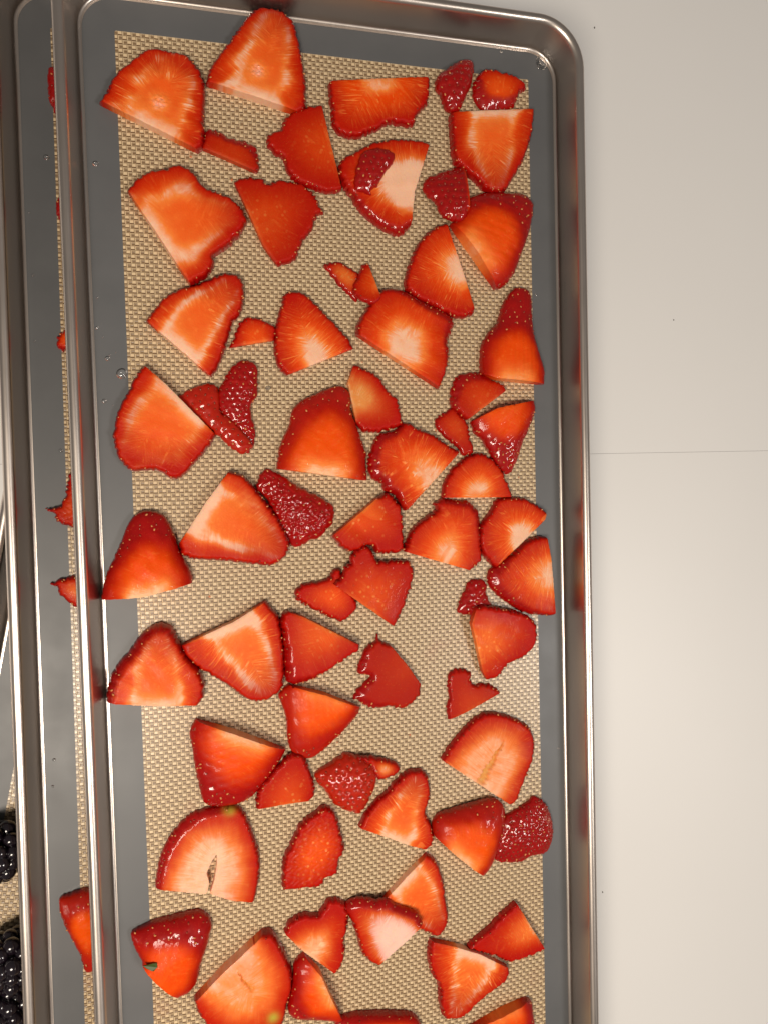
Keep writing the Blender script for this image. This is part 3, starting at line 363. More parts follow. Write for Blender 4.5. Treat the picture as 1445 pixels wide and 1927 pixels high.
 ('strawberry_wedge', 'wedge', 1, 8.5, [(-21.7,-175.3),(-16.2,-182.1),(-8.6,-201.6),(-11.2,-202.7)], [(-18.1,-200.9),(-23.7,-199.7),(-26.7,-198.4),(-28.2,-194.9),(-27.1,-189.5),(-25.9,-183.3),(-25.5,-179.0),(-23.9,-176.8)], (-1,-0.3,0.6), {'pw': 0.6,'dimple': 0.4}, 'strawberry wedge with shiny dark skin partly under a raised pale slice'),
 ('strawberry_slice', 'flesh', 1, 5, [(-28.7,-165.5),(-23.3,-172.1),(-10.1,-184.7)], [(-7.8,-182.0),(-6.4,-177.8),(-6.6,-173.3),(-5.5,-168.5),(-4.7,-163.5),(-5.6,-159.6),(-8.6,-157.0),(-11.8,-156.9),(-14.3,-159.3),(-16.2,-161.5),(-19.9,-160.5),(-23.6,-160.8),(-26.1,-162.2)], None, {'pale': 0.7,'spots': 0.2,'vein': 0.4}, 'raised strawberry slice with pale pink cut, resting on a dark skinned wedge'),
 ('strawberry_slice', 'heart', 1, 6, [(8.4,-160.2),(17.9,-151.9),(26.4,-145.1)], [(30.0,-148.9),(32.4,-156.4),(33.3,-163.7),(34.1,-170.3),(33.4,-174.5),(29.6,-177.8),(24.6,-175.1),(17.4,-170.9),(10.4,-165.5)], None, {'core': (0.5,0.7),'pw': 0.8}, 'upright pointed strawberry slice with brownish pale heart behind a frosty pink slice'),
 ('strawberry_slice', 'white', 1, 6, [(22.7,-168.8),(13.5,-176.9),(5.2,-184.1)], [(2.2,-181.8),(-0.5,-177.8),(-2.4,-169.8),(-4.3,-164.7),(-6.2,-160.2),(-3.4,-158.0),(0.1,-157.5),(5.6,-158.8),(9.8,-158.8),(14.0,-161.6),(19.6,-164.4)], (0.3,1,2.5), {'pw': 1.15,'vein': 0.7,'pink': 0.8,'core': (0.2,0.6)}, 'frosty pinkish white strawberry slice with purple rim, lying on a pointed slice'),
 ('strawberry_slice', 'flesh', 1, 5, [(62.2,-170.1),(67.9,-180.1),(74.4,-191.4)], [(70.8,-192.2),(63.7,-193.5),(58.2,-193.2),(52.8,-189.9),(46.8,-187.3),(41.9,-184.6),(46.1,-181.3),(51.6,-177.9),(55.9,-174.3)], None, {'pale': 0.3,'spots': 0.3}, 'flat salmon red slice reaching the grey border beside the counter, half under a veined slice'),
 ('strawberry_slice', 'heart', 1, 6.5, [(26.7,-178.8),(35.9,-182.3),(46.3,-187.2),(58.8,-195.8)], [(58.7,-198.4),(55.9,-201.5),(50.5,-204.1),(45.1,-207.4),(39.7,-211.4),(35.9,-211.6),(31.5,-210.3),(29.8,-203.5),(29.6,-197.7),(26.8,-191.4),(25.6,-185.4)], None, {'core': (0.6,0.85),'vein': 1.2,'pw': 0.9}, 'shield shaped strawberry slice with V shaped veins and jagged brown top cut'),
 ('strawberry_wedge', 'wedge', 1, 8, [], [(-10.7,-203.0),(-4.4,-201.8),(4.7,-203.0),(13.3,-204.8),(18.3,-206.3),(21.2,-209.0),(21.8,-213.5),(13.7,-216.1),(-1.2,-212.8),(-9.5,-207.4)], (0,1,0.6), {'pw': 0.1}, 'low red strawberry wedge beside the shiny skinned wedge casting shadow on bare weave'),
 ('strawberry_wedge', 'wedge', 1, 7, [(42.1,-217.0),(56.1,-212.2),(66.3,-210.2)], [(68.3,-211.8),(69.0,-217.2),(69.3,-223.3),(65.2,-226.9),(54.2,-226.0),(45.0,-221.7)], (0.8,0.2,0.3), {'pw': 0.3}, 'red edged strawberry wedge below the shield shaped slice near the counter side'),
 ('strawberry_chunk', 'skin', 2, 4.5, [], [(-98.2,140.8),(-96.9,142.4),(-95.1,142.2),(-92.4,139.2),(-92.0,131.8),(-94.3,127.8),(-95.8,126.2),(-96.8,127.6),(-98.0,131.2),(-98.3,134.1)], None, {'dimple': 0.4}, 'dark red lumpy strawberry chunk in the lower pan near its corner'),
 ('strawberry_chunk', 'skin', 2, 3.5, [], [(-97.2,96.6),(-96.1,98.6),(-93.4,98.4),(-92.2,92.4),(-95.2,90.0),(-97.4,92.5)], None, {'dimple': 0.4}, 'tiny red strawberry scrap in the lower pan below the lumpy chunk'),
 ('strawberry_slice', 'flesh', 2, 4, [], [(-99.1,49.2),(-98.0,51.5),(-95.8,52.9),(-93.0,52.4),(-91.7,48.6),(-93.9,45.5),(-96.1,45.5),(-98.2,46.0)], None, {'spots': 0.7}, 'rounded orange red strawberry end showing in the lower pan beside water droplets'),
 ('strawberry_slice', 'flesh', 2, 5, [], [(-104.7,-10.3),(-103.2,-9.2),(-100.3,-8.3),(-98.4,-4.9),(-97.7,-1.1),(-96.3,2.7),(-92.8,0.7),(-90.9,-7.1),(-92.7,-15.5),(-97.0,-16.0),(-100.6,-14.3),(-102.1,-12.9),(-102.2,-10.9)], None, {'dark': 0.3,'seeds': 1,'wrinkle': 0.5}, 'ragged wet red strawberry piece with a pointed spur in the lower pan'),
 ('strawberry_slice', 'flesh', 2, 4, [], [(-104.4,-35.7),(-100.7,-34.2),(-96.4,-33.3),(-92.1,-36.3),(-91.6,-42.2),(-96.1,-44.6),(-99.6,-41.7),(-102.0,-39.2),(-102.3,-37.2)], None, {'spots': 0.4,'pale': 0.2}, 'pointed orange strawberry slice corner in the lower pan'),
 ('strawberry_wedge', 'wedge', 2, 8, [], [(-106.2,-148.3),(-102.2,-146.8),(-97.5,-145.9),(-92.0,-147.7),(-90.8,-155.7),(-93.0,-172.6),(-95.9,-176.3),(-98.7,-175.6),(-99.7,-170.4),(-102.8,-162.1),(-105.3,-155.3)], (-0.1,1,1.0), {'pw': 0.0,'lite': 0.3}, 'strawberry wedge shading from crimson to bright orange in the lower pan'),
]
DROPS = [(1, -82.7, 105.6, 1.0), (1, -81.4, 41.0, 0.9), (1, -77.0, 36.0, 1.9), (1, -83.0, 26.7, 0.8), (1, -80.3, 25.4, 0.35), (1, -82.6, 48.2, 0.3), (1, -84.4, 51.2, 0.55), (1, 80.7, 157.0, 2.6), (1, 76.7, 68.1, 0.5), (1, 82.9, -111.5, 0.35), (1, -27.9, 31.5, 0.9), (1, 64.0, 159.3, 0.5), (1, -83.8, 61.3, 0.3), (1, -80.7, 42.2, 0.35), (1, -78.6, 43.3, 0.3), (2, -100.0, 112.0, 1.0), (2, -99.5, 10.9, 0.7), (2, -106.0, 71.5, 0.5), (2, -106.5, 48.9, 0.4), (2, -106.1, -98.4, 0.6), (2, -106.9, -107.9, 0.55), (2, -106.3, 92.8, 0.35)]

def smooth(a, lo, hi):
    t = np.clip((a-lo)/(hi-lo), 0, 1); return t*t*(3-2*t)
def catmull(pts, closed, step=.35):
    p = np.array(pts, float); n = len(p)
    if closed: q = np.vstack([p[-1], p, p[0], p[1]]); m = n
    else: q = np.vstack([2*p[0]-p[1], p, 2*p[-1]-p[-2]]); m = n-1
    out = []
    for i in range(m):
        a, b, c, d = q[i:i+4]; k = max(2, int(np.hypot(*(c-b))/step))
        t = np.linspace(0, 1, k, endpoint=False)[:, None]
        out.append(.5*((2*b)+(c-a)*t+(2*a-5*b+4*c-d)*t*t+(3*b-a-3*c+d)*t**3))
    r = np.vstack(out)
    return r if closed else np.vstack([r, p[-1:]])
def serrate(c, closed, amp, r):
    """seed notches along the skin"""
    d = np.diff(np.vstack([c, c[:1]]) if closed else c, axis=0); L = np.concatenate([[0], np.cumsum(np.hypot(d[:, 0], d[:, 1]))])[:len(c)]
    tg = np.gradient(c, axis=0); ln = np.hypot(tg[:, 0], tg[:, 1])+1e-9; nr = np.stack([tg[:, 1]/ln, -tg[:, 0]/ln], 1)
    lam = 2.3+.5*r.random(); ph = L/lam+.35*np.sin(L*.7+r.random()*6)
    k = np.floor(ph).astype(int); am = r.random(k.max()+3)[k-k.min()]*1.3+.1
    off = amp*am*(np.abs(np.sin(np.pi*ph))-.55)
    if not closed: off *= np.clip(np.minimum(L, L[-1]-L)/2, 0, 1)
    return c+nr*off[:, None]
def segdist(P, A, B):
    AB = B-A; out_d = np.empty(len(P)); out_i = np.empty(len(P), int); out_t = np.empty(len(P))
    for s in range(0, len(P), 4000):
        q = P[s:s+4000, None, :]-A[None]
        t = np.clip((q*AB).sum(2)/((AB*AB).sum(1)+1e-12), 0, 1)
        e = q-t[..., None]*AB; d = (e*e).sum(2); i = d.argmin(1); k = np.arange(len(i))
        out_d[s:s+4000] = np.sqrt(d[k, i]); out_i[s:s+4000] = i; out_t[s:s+4000] = t[k, i]
    return out_d, out_i, out_t
def inside(P, poly):
    A = poly; B = np.roll(poly, -1, 0); r = np.zeros(len(P), bool)
    for a, b in zip(A, B):
        if a[1] == b[1]: continue
        c = ((a[1] > P[:, 1]) != (b[1] > P[:, 1])) & (P[:, 0] < (b[0]-a[0])*(P[:, 1]-a[1])/(b[1]-a[1])+a[0])
        r ^= c
    return r
def relax(ins, skinny):
    """smooth depth field: 0 at the skin, free at cut sides"""
    phi = None
    for st, it in ((4, 260), (2, 90), (1, 50)):
        m = ins[::st, ::st]; sk = skinny[::st, ::st]
        f = np.zeros(m.shape) if phi is None else np.kron(phi, np.ones((2, 2)))[:m.shape[0], :m.shape[1]]
        if f.shape != m.shape: f = np.pad(f, ((0, m.shape[0]-f.shape[0]), (0, m.shape[1]-f.shape[1])), 'edge')
        f = f*m; h2 = float(st*st)
        mp = np.pad(m, 1); sp = np.pad(sk, 1, constant_values=True)
        nb = [(slice(0, -2), slice(1, -1)), (slice(2, None), slice(1, -1)), (slice(1, -1), slice(0, -2)), (slice(1, -1), slice(2, None))]
        free = [(~mp[s]) & (~sp[s]) for s in nb]
        for _ in range(it):
            fp = np.pad(f, 1); a = 0
            for s, fr in zip(nb, free): a = a+np.where(fr, f, fp[s])
            f = np.where(m, (a+h2)/4, 0)
        phi = f
    return phi/max(phi.max(), 1e-9)
HR = .5; GX0, GY0 = -160., -260.; NX, NY = 520, 1040
HMAP = {1: np.zeros((NX, NY)), 2: np.full((NX, NY), 0.)}
BASE = {1: 0.0, 2: -13.5}
ICO = None
def ico():
    global ICO
    if ICO is None:
        bm = bmesh.new(); bmesh.ops.create_icosphere(bm, subdivisions=1, radius=1)
        ICO = (np.array([v.co[:] for v in bm.verts]), [tuple(v.index for v in f.verts) for f in bm.faces]); bm.free()
    return ICO
H_ = .40
HS = {'heart': .62, 'white': .64, 'flesh': .72, 'wedge': .80, 'skin': .85}
def piece(idx, rec):
    name, kind, tray, H, cut, skin, band, kw, label = rec
    H *= HS[kind]
    r = np.random.default_rng(100+idx)
    area_sign = np.array((cut or [])+skin, float)
    x, y = area_sign[:, 0], area_sign[:, 1]
    if np.sum(x*np.roll(y, -1)-np.roll(x, -1)*y) < 0:      # make it counter-clockwise
        skin = skin[::-1]; cut = cut[::-1]
    amp = {'heart': .55, 'white': .62, 'flesh': .75, 'wedge': .36, 'skin': .62}[kind]
    if cut:
        sm_c = catmull([cut[-1]]+skin+[cut[0]], False); sc_ = serrate(sm_c, False, amp, r)
        cc = []
        for a, b in zip(cut[:-1], cut[1:]):
            a = np.array(a); b = np.array(b); k = max(2, int(np.hypot(*(b-a))/.5))
            cc.append(a+(b-a)*np.linspace(0, 1, k, endpoint=False)[:, None])
        cc = np.vstack(cc+[np.array([cut[-1]])]); cc[1:-1] += r.normal(0, .05, (len(cc)-2, 2))
        poly = np.vstack([cc[:-1], sc_[:-1]])
        sA, sB, cA, cB = sc_[:-1], sc_[1:], cc[:-1], cc[1:]
    else:
        sm_c = catmull(skin, True); poly = serrate(sm_c, True, amp, r); sm_c = np.vstack([sm_c, sm_c[:1]])
        sA, sB, cA, cB = poly, np.roll(poly, -1, 0), None, None
    sl = np.concatenate([[0], np.cumsum(np.hypot(*(sB-sA).T))])
    for _ in range(10): sm_c[1:-1] = .5*sm_c[1:-1]+.25*(sm_c[2:]+sm_c[:-2])
    mA, mB = sm_c[:-1], sm_c[1:]; ml = np.concatenate([[0], np.cumsum(np.hypot(*(mB-mA).T))])
    lo = poly.min(0)-2*H_; n = np.ceil((poly.max(0)-lo+2*H_)/H_).astype(int)+1
    gx, gy = np.meshgrid(lo[0]+H_*np.arange(n[0]), lo[1]+H_*np.arange(n[1]), indexing='ij')
    G = np.stack([gx.ravel(), gy.ravel()], 1)
    ins = inside(G, poly)
    def dist(Pq):
        ds, i, t = segdist(Pq, sA, sB); s = sl[i]+t*(sl[i+1]-sl[i])
        dc = segdist(Pq, cA, cB)[0] if cA is not None else np.full(len(Pq), 99.)
        return ds, dc, s
    ds, dc, s = dist(G)
    sd = np.where(ins, 1, -1)*np.minimum(ds, dc)
    sd[np.abs(sd) < 1e-3] = 1e-3
    phi = relax(ins.reshape(n), (ds <= dc).reshape(n)).ravel()
    # ---- marching squares
    I = sd > 0
    vid = np.full(len(G), -1); vid[I] = np.arange(I.sum())
    V = [G[I]]; PH = [phi[I]]; nv = int(I.sum()); ex = {}; exP = []; exF = []
    faces = []; bnd = {}
    ny = n[1]; I2 = I.reshape(n)
    full = I2[:-1, :-1] & I2[1:, :-1] & I2[1:, 1:] & I2[:-1, 1:]
    any_ = I2[:-1, :-1] | I2[1:, :-1] | I2[1:, 1:] | I2[:-1, 1:]
    a, b = np.nonzero(full); k = a*ny+b
    faces += np.stack([vid[k], vid[k+ny], vid[k+ny+1], vid[k+1]], 1).tolist()
    def cross(p, q):
        nonlocal nv
        key = (min(p, q), max(p, q))
        if key not in ex:
            t = sd[p]/(sd[p]-sd[q]); t = min(max(t, .03), .97)
            exP.append(G[p]+(G[q]-G[p])*t); exF.append(phi[p] if I[p] else phi[q]); ex[key] = nv; nv += 1
        return ex[key]
    for a, b in zip(*np.nonzero(any_ & ~full)):
        c = [a*ny+b, (a+1)*ny+b, (a+1)*ny+b+1, a*ny+b+1]; pl = []; kinds = []
        for e in range(4):
            p, q = c[e], c[(e+1) % 4]
            if I[p]: pl.append(int(vid[p])); kinds.append(0)
            if I[p] != I[q]: pl.append(cross(p, q)); kinds.append(1 if I[p] else 2)   # 1 leaving, 2 entering
        if len(pl) >= 3:
            faces.append(pl)
            for e in range(len(pl)):
                if kinds[e] == 1 and kinds[(e+1) % len(pl)] == 2: bnd[pl[e]] = pl[(e+1) % len(pl)]
    V = np.vstack(V+([np.array(exP)] if exP else [])); PH = np.concatenate(PH+([np.array(exF)] if exF else []))
    isx = np.zeros(len(V), bool); isx[int(I.sum()):] = True
    ds, dc, s = dist(V); _, mi, mt = segdist(V, mA, mB); s = ml[mi]+mt*(ml[mi+1]-ml[mi])
    PH = np.where(isx & (ds < dc), 0, PH)
    nn = 1-np.sqrt(np.clip(1-PH, 0, 1))                    # 0 skin .. 1 heart
    cen = V.mean(0); rad = np.sqrt(((V-cen)**2).sum(1)).max()
    if band:
        bd = np.array(band[:2])/np.hypot(*band[:2]); dd = ((V-cen)@bd)/rad
    else: dd = np.zeros(len(V))
    # ---- height and tissue
    one = np.ones(len(V)); pw = kw.get('pw', .8)
    lowf = sum(np.sin(V@r.normal(0, .35, 2)+r.random()*6) for _ in range(4))/4
    wob = sum(np.sin(V@r.normal(0, 1.1, 2)+r.random()*6) for _ in range(6))/6
    nw = np.clip(nn+.05*lowf+.03*wob, 0, 1)
    if kind in ('heart', 'white', 'flesh'):
        w = {'heart': 1.7, 'white': 1.6, 'flesh': 1.5}[kind]*one
        sk = 1-smooth(ds/w, .2, .75)
        if band:
            bw = band[2]
            if bw <= 1: w2 = bw*rad*np.clip(dd+.15, 0, 1)
            else: w2 = bw*np.clip(dd*1.6, 0, 1)
            w = w+w2; sk = np.maximum(sk, (1-smooth(ds/w+.08*wob, .30, 1.15))*smooth(w2, .2, 1.2))
        t = np.clip(ds/w, 0, 1); z = H*(.14+.86*np.sqrt(1-(1-t)**2))*(.90+.10*nn)
        if kind == 'heart':
            lo_, hi_ = kw.get('core', (.5, .65)); mid = .5*lo_
            ax0 = cc[len(cc)//2]; dq = ((sA-ax0)**2).sum(1); tip = sA[dq.argmax()]; axd = (tip-ax0)/np.hypot(*(tip-ax0))
            al_ = (V-ax0)@axd; nb_ = 48; bi = np.clip(((al_-al_.min())/(np.ptp(al_)+1e-9)*nb_).astype(int), 0, nb_-1)
            mx = np.full(nb_, .02); np.maximum.at(mx, bi, nn)
            for _ in range(8): mx[1:-1] = .5*mx[1:-1]+.25*(mx[2:]+mx[:-2])
            fr_ = (al_-al_.min())/(np.ptp(al_)+1e-9)*nb_-.5
            m_ = nn/np.interp(fr_, np.arange(nb_), mx)
            kx = kw.get('axial', .72); nr_ = (1-kx)*nw+kx*m_*.9+.06*lowf+.03*wob; inner = smooth(nr_, lo_, hi_)
            ring = np.exp(-((nr_-lo_)/(.115+.04*lowf))**2)*np.clip(.80+.5*lowf+.25*wob, .2, 1.1)
            pale = pw*(.78*ring+.26*inner*np.exp(-dc/9.)+.12*inner)+.80*pw*np.exp(-(dc/3.4)**2)*smooth(nw, .25, .75)
            if hi_-lo_ > .4: pale = pw*(.92*smooth(nw, .06, .6))+.2*pw*np.exp(-(dc/2.)**2)
            red = .97*(1-smooth(nw, .0, .60))**1.15; vein = kw.get('vein', .8)*smooth(nw, .03, .12)*(1-smooth(nw, lo_-.05, lo_+.12))
        elif kind == 'white':
            lo_, hi_ = kw.get('core', (.5, .9))
            pale = pw*smooth(nw, lo_-.12, hi_); red = .97*(1-smooth(nw, 0, .68))**1.1
            vein = kw.get('vein', 1.)*smooth(nw, .04, .15)*(1-.6*smooth(nw, hi_-.15, hi_))
        else:
            pale = (.05+kw.get('pale', 0))*smooth(nw, .25, .9)+.25*np.exp(-(dc/.8)**2); red = .92*(1-smooth(nw, 0, .85))+.12
            vein = kw.get('vein', .35)*smooth(nw, .05, .2)
    elif kind == 'wedge':
        z = H*(.14+.86*np.sqrt(np.clip(PH, 0, 1)))
        thr = .10+(band[2] if band else .3)*np.clip(dd+.05, 0, 1)*.75
        sk = 1-smooth(nw, thr-.22, thr+.24)
        red = .95*(1-smooth(nw, thr-.05, thr+.50)); pale = pw*np.exp(-(dc/(.20*rad))**2)*smooth(nw, .25, .75); vein = .25*smooth(nw, thr, thr+.3)
    else:
        z = H*(.14+.86*np.sqrt(np.clip(PH, 0, 1))); sk = one*1.; red = one*.6; pale = 0*one; vein = 0*one
        if cA is not None: sk = np.clip(sk-.8*np.exp(-(dc/.7)**2), 0, 1)
    z = z*(1+.05*lowf)+.04*wob*(kind not in ('wedge', 'skin'))+.22*wob*(kind in ('wedge', 'skin'))*np.clip(ds/2, 0, 1)
    wr = kw.get('wrinkle', 0)
    if wr: z += wr*.35*np.sin(V[:, 0]*2.1+2*np.sin(V[:, 1]*1.3))*np.sin(V[:, 1]*1.9+1.5*np.sin(V[:, 0]*.9))*np.clip(ds/2, 0, 1)
    z -= .25*np.exp(-(dc/.35)**2)
    if kw.get('crack'):
        # hollow heart: a ragged furrow from the middle of the cut side inwards
        p0, p1, cw_ = np.array(kw['crack'][0]), np.array(kw['crack'][1]), kw['crack'][2]
        dr = p1-p0; Lc = np.hypot(*dr); dr = dr/Lc; q = V-p0
        al = q@dr/Lc; ac = q@np.array([-dr[1], dr[0]])+.30*np.sin(q@dr*.9)+.10*np.sin(q@dr*2.6+1)
        wd = cw_*np.clip(1.08-al, .12, 1.)*(1+.25*np.sin(q@dr*3.1))
        fur = np.exp(-(ac/wd)**4)*smooth(al, -.12, .06)*(1-smooth(al, .9, 1.08))
        z -= min(H*.40, .8*cw_+.5)*fur; pale = np.clip(pale*(1-.3*fur), 0, 1)
        am_ = .75*fur
    else: am_ = 0*one
    if kw.get('crumb'):
        qc = ((V-np.array(kw['crumb'][:2]))**2).sum(1); fc = np.exp(-(qc/kw['crumb'][2]**2)**1.5)
        z += fc*.45*(np.sin(V[:, 0]*3.1+1.3*np.sin(V[:, 1]*2.2))*np.sin(V[:, 1]*3.4+1.1*np.sin(V[:, 0]*2.7)))
        pale = np.clip(pale+.45*fc, 0, 1); pk = .9*fc
    else: pk = 0*one
    z = np.maximum(z, .25)
    # ---- seeds: spots with a dimple each
    seeds = []; dens = kw.get('seeds', 1.)
    spc = 2.7/math.sqrt(dens)
    cand = []
    for gy_ in np.arange(lo[1], poly[:, 1].max(), spc*.87):
        for gx_ in np.arange(lo[0], poly[:, 0].max(), spc):
            cand.append((gx_+(spc/2 if int(round((gy_-lo[1])/(spc*.87))) % 2 else 0), gy_))
    cand = np.array(cand)+r.normal(0, .28 if kind == 'skin' else .75, (len(cand), 2))
    cin = inside(cand, poly); cand = cand[cin]
    dp = .72*kw.get('dimple', .3)
    if len(cand):
        for q in cand:
            d2 = ((V-q)**2).sum(1); i = d2.argmin()
            if sk[i] > .6 and ds[i] > .35 and dc[i] > .7 and (kind == 'skin' or r.random() < .7):
                seeds.append((q, i)); z -= dp*np.exp(-d2/.55)
                if kind == 'skin': z += dp*.12*np.exp(-(np.sqrt(d2)-1.25)**2/.12)
    # ---- settle on what lies below: the least raised plane that clears it
    hm = HMAP[tray]; base = BASE[tray]
    ci = np.clip(((V[:, 0]-GX0)/HR).astype(int), 0, NX-1); cj = np.clip(((V[:, 1]-GY0)/HR).astype(int), 0, NY-1)
    core = np.minimum(ds, dc) > 1.0
    und = np.where(core, hm[ci, cj], 0.)
    und = np.where(und > .3, np.maximum(und-.5, 0), 0)
    plane = (0., 0., 0.)
    if und.max() > .2:
        best = None; Vc = V-cen
        sel = np.arange(0, len(V), 3)
        sel = np.concatenate([sel, np.nonzero(isx)[0]])
        for an in np.arange(0, 2*np.pi, np.pi/16):
            for sl_ in np.linspace(0, .30, 13):
                bx, by = sl_*math.cos(an), sl_*math.sin(an)
                a_ = (und[sel]-Vc[sel, 0]*bx-Vc[sel, 1]*by).max()
                if best is None or a_+.8*sl_ < best[0]: best = (a_+.8*sl_, a_, bx, by)
        _, a_, bx, by = best; plane = (a_, bx, by)
    zp = plane[0]+(V-cen)@np.array(plane[1:])+.03
    np.maximum.at(hm, (ci, cj), z+zp)
    # ---- mesh
    nb_ = len(V); top = np.column_stack([V, z+zp])
    loops = []; todo = dict(bnd)
    while todo:
        a0, b0 = next(iter(todo.items())); lp = [a0]; del todo[a0]; cur = b0
        while cur in todo: lp.append(cur); cur = todo.pop(cur)
        if len(lp) > 2: loops.append(lp)
    bot = {}; bv = []
    for lp in loops:
        for v in lp:
            bot[v] = nb_+len(bv); bv.append((V[v, 0], V[v, 1], zp[v]))
        for e in range(len(lp)):
            u_, w_ = lp[e], lp[(e+1) % len(lp)]
            faces.append([u_, bot[u_], bot[w_], w_])
        faces.append([bot[v] for v in lp][::-1])
    allv = np.vstack([top, np.array(bv)]); own = np.concatenate([np.arange(nb_), np.array([v for lp in loops for v in lp])])
    org = np.array([cen[0], cen[1], 0.]); loc = np.array([cen[0], cen[1], base])
    me = mesh(name, (allv-org)*MM, faces, True, 48)
    def put(an, a_, b_, c_):
        at = me.attributes.new(an, 'FLOAT_VECTOR', 'POINT')
        at.data.foreach_set('vector', np.column_stack([(one*q)[own] for q in (a_, b_, c_)]).astype(np.float32).ravel())
    grn = 0*one
    if 'green' in kw: grn = np.exp(-((V-np.array(kw['green']))**2).sum(1)/4.)*.75
    put('tissue', np.clip(pale, 0, 1), np.clip(red, 0, 1), np.clip(sk*(1-grn), 0, 1)); put('vein', s, ds, vein)
    put('extra', kw.get('spots', .15), np.clip(kw.get('amber', 0)+am_, 0, 1), grn); put('tone', np.clip(1.5*kw.get('dark', 0)+.08*lowf*(kw.get('dark', 0) > 0), 0, .9), np.clip(kw.get('pink', .28 if kind in ('heart', 'white') else 0)+pk, 0, 1), kw.get('lite', 0))
    o = link(name, me, BERRY); o.location = loc*MM
    tag(o, label, 'strawberry', 'cut strawberries in the uppermost pan' if tray == 1 else 'cut strawberries in the middle pan')
    # the outer skin as a part of its own: a thin film over the skin side
    if kind != 'skin':
        film = [f for f in faces if all(v < nb_ and sk[v] > .80 for v in f)]
        if len(film) > 120:
            use = sorted({v for f in film for v in f}); ren = {v: k for k, v in enumerate(use)}
            gz = np.zeros((nb_, 3)); gz[:, 2] = .045
            nv_ = np.array([me.vertices[v].normal[:] for v in use])
            fm = mesh('skin', ((top[use]-org)+.05*nv_)*MM, [[ren[v] for v in f] for f in film], True)
            for an in ('tissue', 'vein', 'extra', 'tone'):
                src = np.empty(len(allv)*3, np.float32); me.attributes[an].data.foreach_get('vector', src)
                fm.attributes.new(an, 'FLOAT_VECTOR', 'POINT').data.foreach_set('vector', src.reshape(-1, 3)[use].ravel())
            fm.normals_split_custom_set_from_vertices(nv_.tolist())
            so = link('skin', fm, BERRY_SKIN, o)
    # seeds along the cut rim as well
    rim = []
    if kind != 'skin':
        k = int(sl[-1]/3.4)
        for j in range(k):
            i0 = np.searchsorted(sl, (j+r.random()*.7+.1)*sl[-1]/max(k, 1))-1; i0 = min(max(i0, 0), len(sA)-1)
            tg = sB[i0]-sA[i0]; nr = np.array([-tg[1], tg[0]])/(np.hypot(*tg)+1e-9)
            q = sA[i0]+nr*(.45+.9*r.random())
            i = ((V-q)**2).sum(1).argmin(); rim.append((q, i))
    vv, ff = ico(); sv = []; sf = []; sm_i = []
    for (q, i), sz in [(t_, 1.) for t_ in seeds]+[(t_, .8) for t_ in rim if r.random() < .55]:
        an = math.atan2(q[1]-cen[1], q[0]-cen[0])+r.normal(0, .5); ca, sa = math.cos(an), math.sin(an)
        e = vv*np.array([.55, .34, .22])*sz*(.75+.4*r.random())
        e = np.column_stack([e[:, 0]*ca-e[:, 1]*sa, e[:, 0]*sa+e[:, 1]*ca, e[:, 2]])
        sf += [tuple(k+len(sv) for k in f) for f in ff]; sm_i += [int(r.random() < (.85 if kind == 'skin' else .45))]*len(ff)
        sv += (e+np.array([q[0]-cen[0], q[1]-cen[1], z[i]+zp[i]+.10])).tolist()
    if sv:
        sm = mesh('seeds', np.array(sv)*MM, sf, True)
        so = link('seeds', sm, SEED, o); sm.materials.append(SEED_DARK); sm.polygons.foreach_set('material_index', sm_i); so['kind'] = 'stuff'
    if 'leaf' in kw:
        q = np.array(kw['leaf']); i = ((V-q)**2).sum(1).argmin(); zz = z[i]+zp[i]
        pts = [(-2.6, .9, -.1), (-1.2, 1.2, .35), (.5, 1.5, .5), (1.9, 1.4, .5), (2.1, -.2, .35), (1.7, -1.7, .1), (.2, -1.2, .3), (-1.4, -.2, .15)]
        lv = [((q[0]-cen[0]+a_)*MM, (q[1]-cen[1]+b_)*MM, (zz+c_+d_)*MM) for d_ in (.45, .05) for a_, b_, c_ in pts]; k = len(pts)
        lf = [tuple(range(k))[::-1], tuple(range(k, 2*k))]+[(j, (j+1) % k, k+(j+1) % k, k+j) for j in range(k)]
        link('leaf_scrap', mesh('leaf_scrap', lv, lf), LEAF, o)
    return o
FLAPS = []
for idx, rec in enumerate(PIECES):
    kw = rec[7]
    o = piece(idx, rec)
    if 'flap' in kw:
        f = piece(900+idx, ('flap', 'flesh', rec[2], 3.2, [], kw['flap'], None, dict(pale=.5, pink=.5, spots=.2), ''))
        for k in ('label', 'category', 'group'):
            if k in f: del f[k]
        f['label'] = 'curled pink cut flap of the strawberry tip'
        f.location = f.location-o.location; f.parent = o

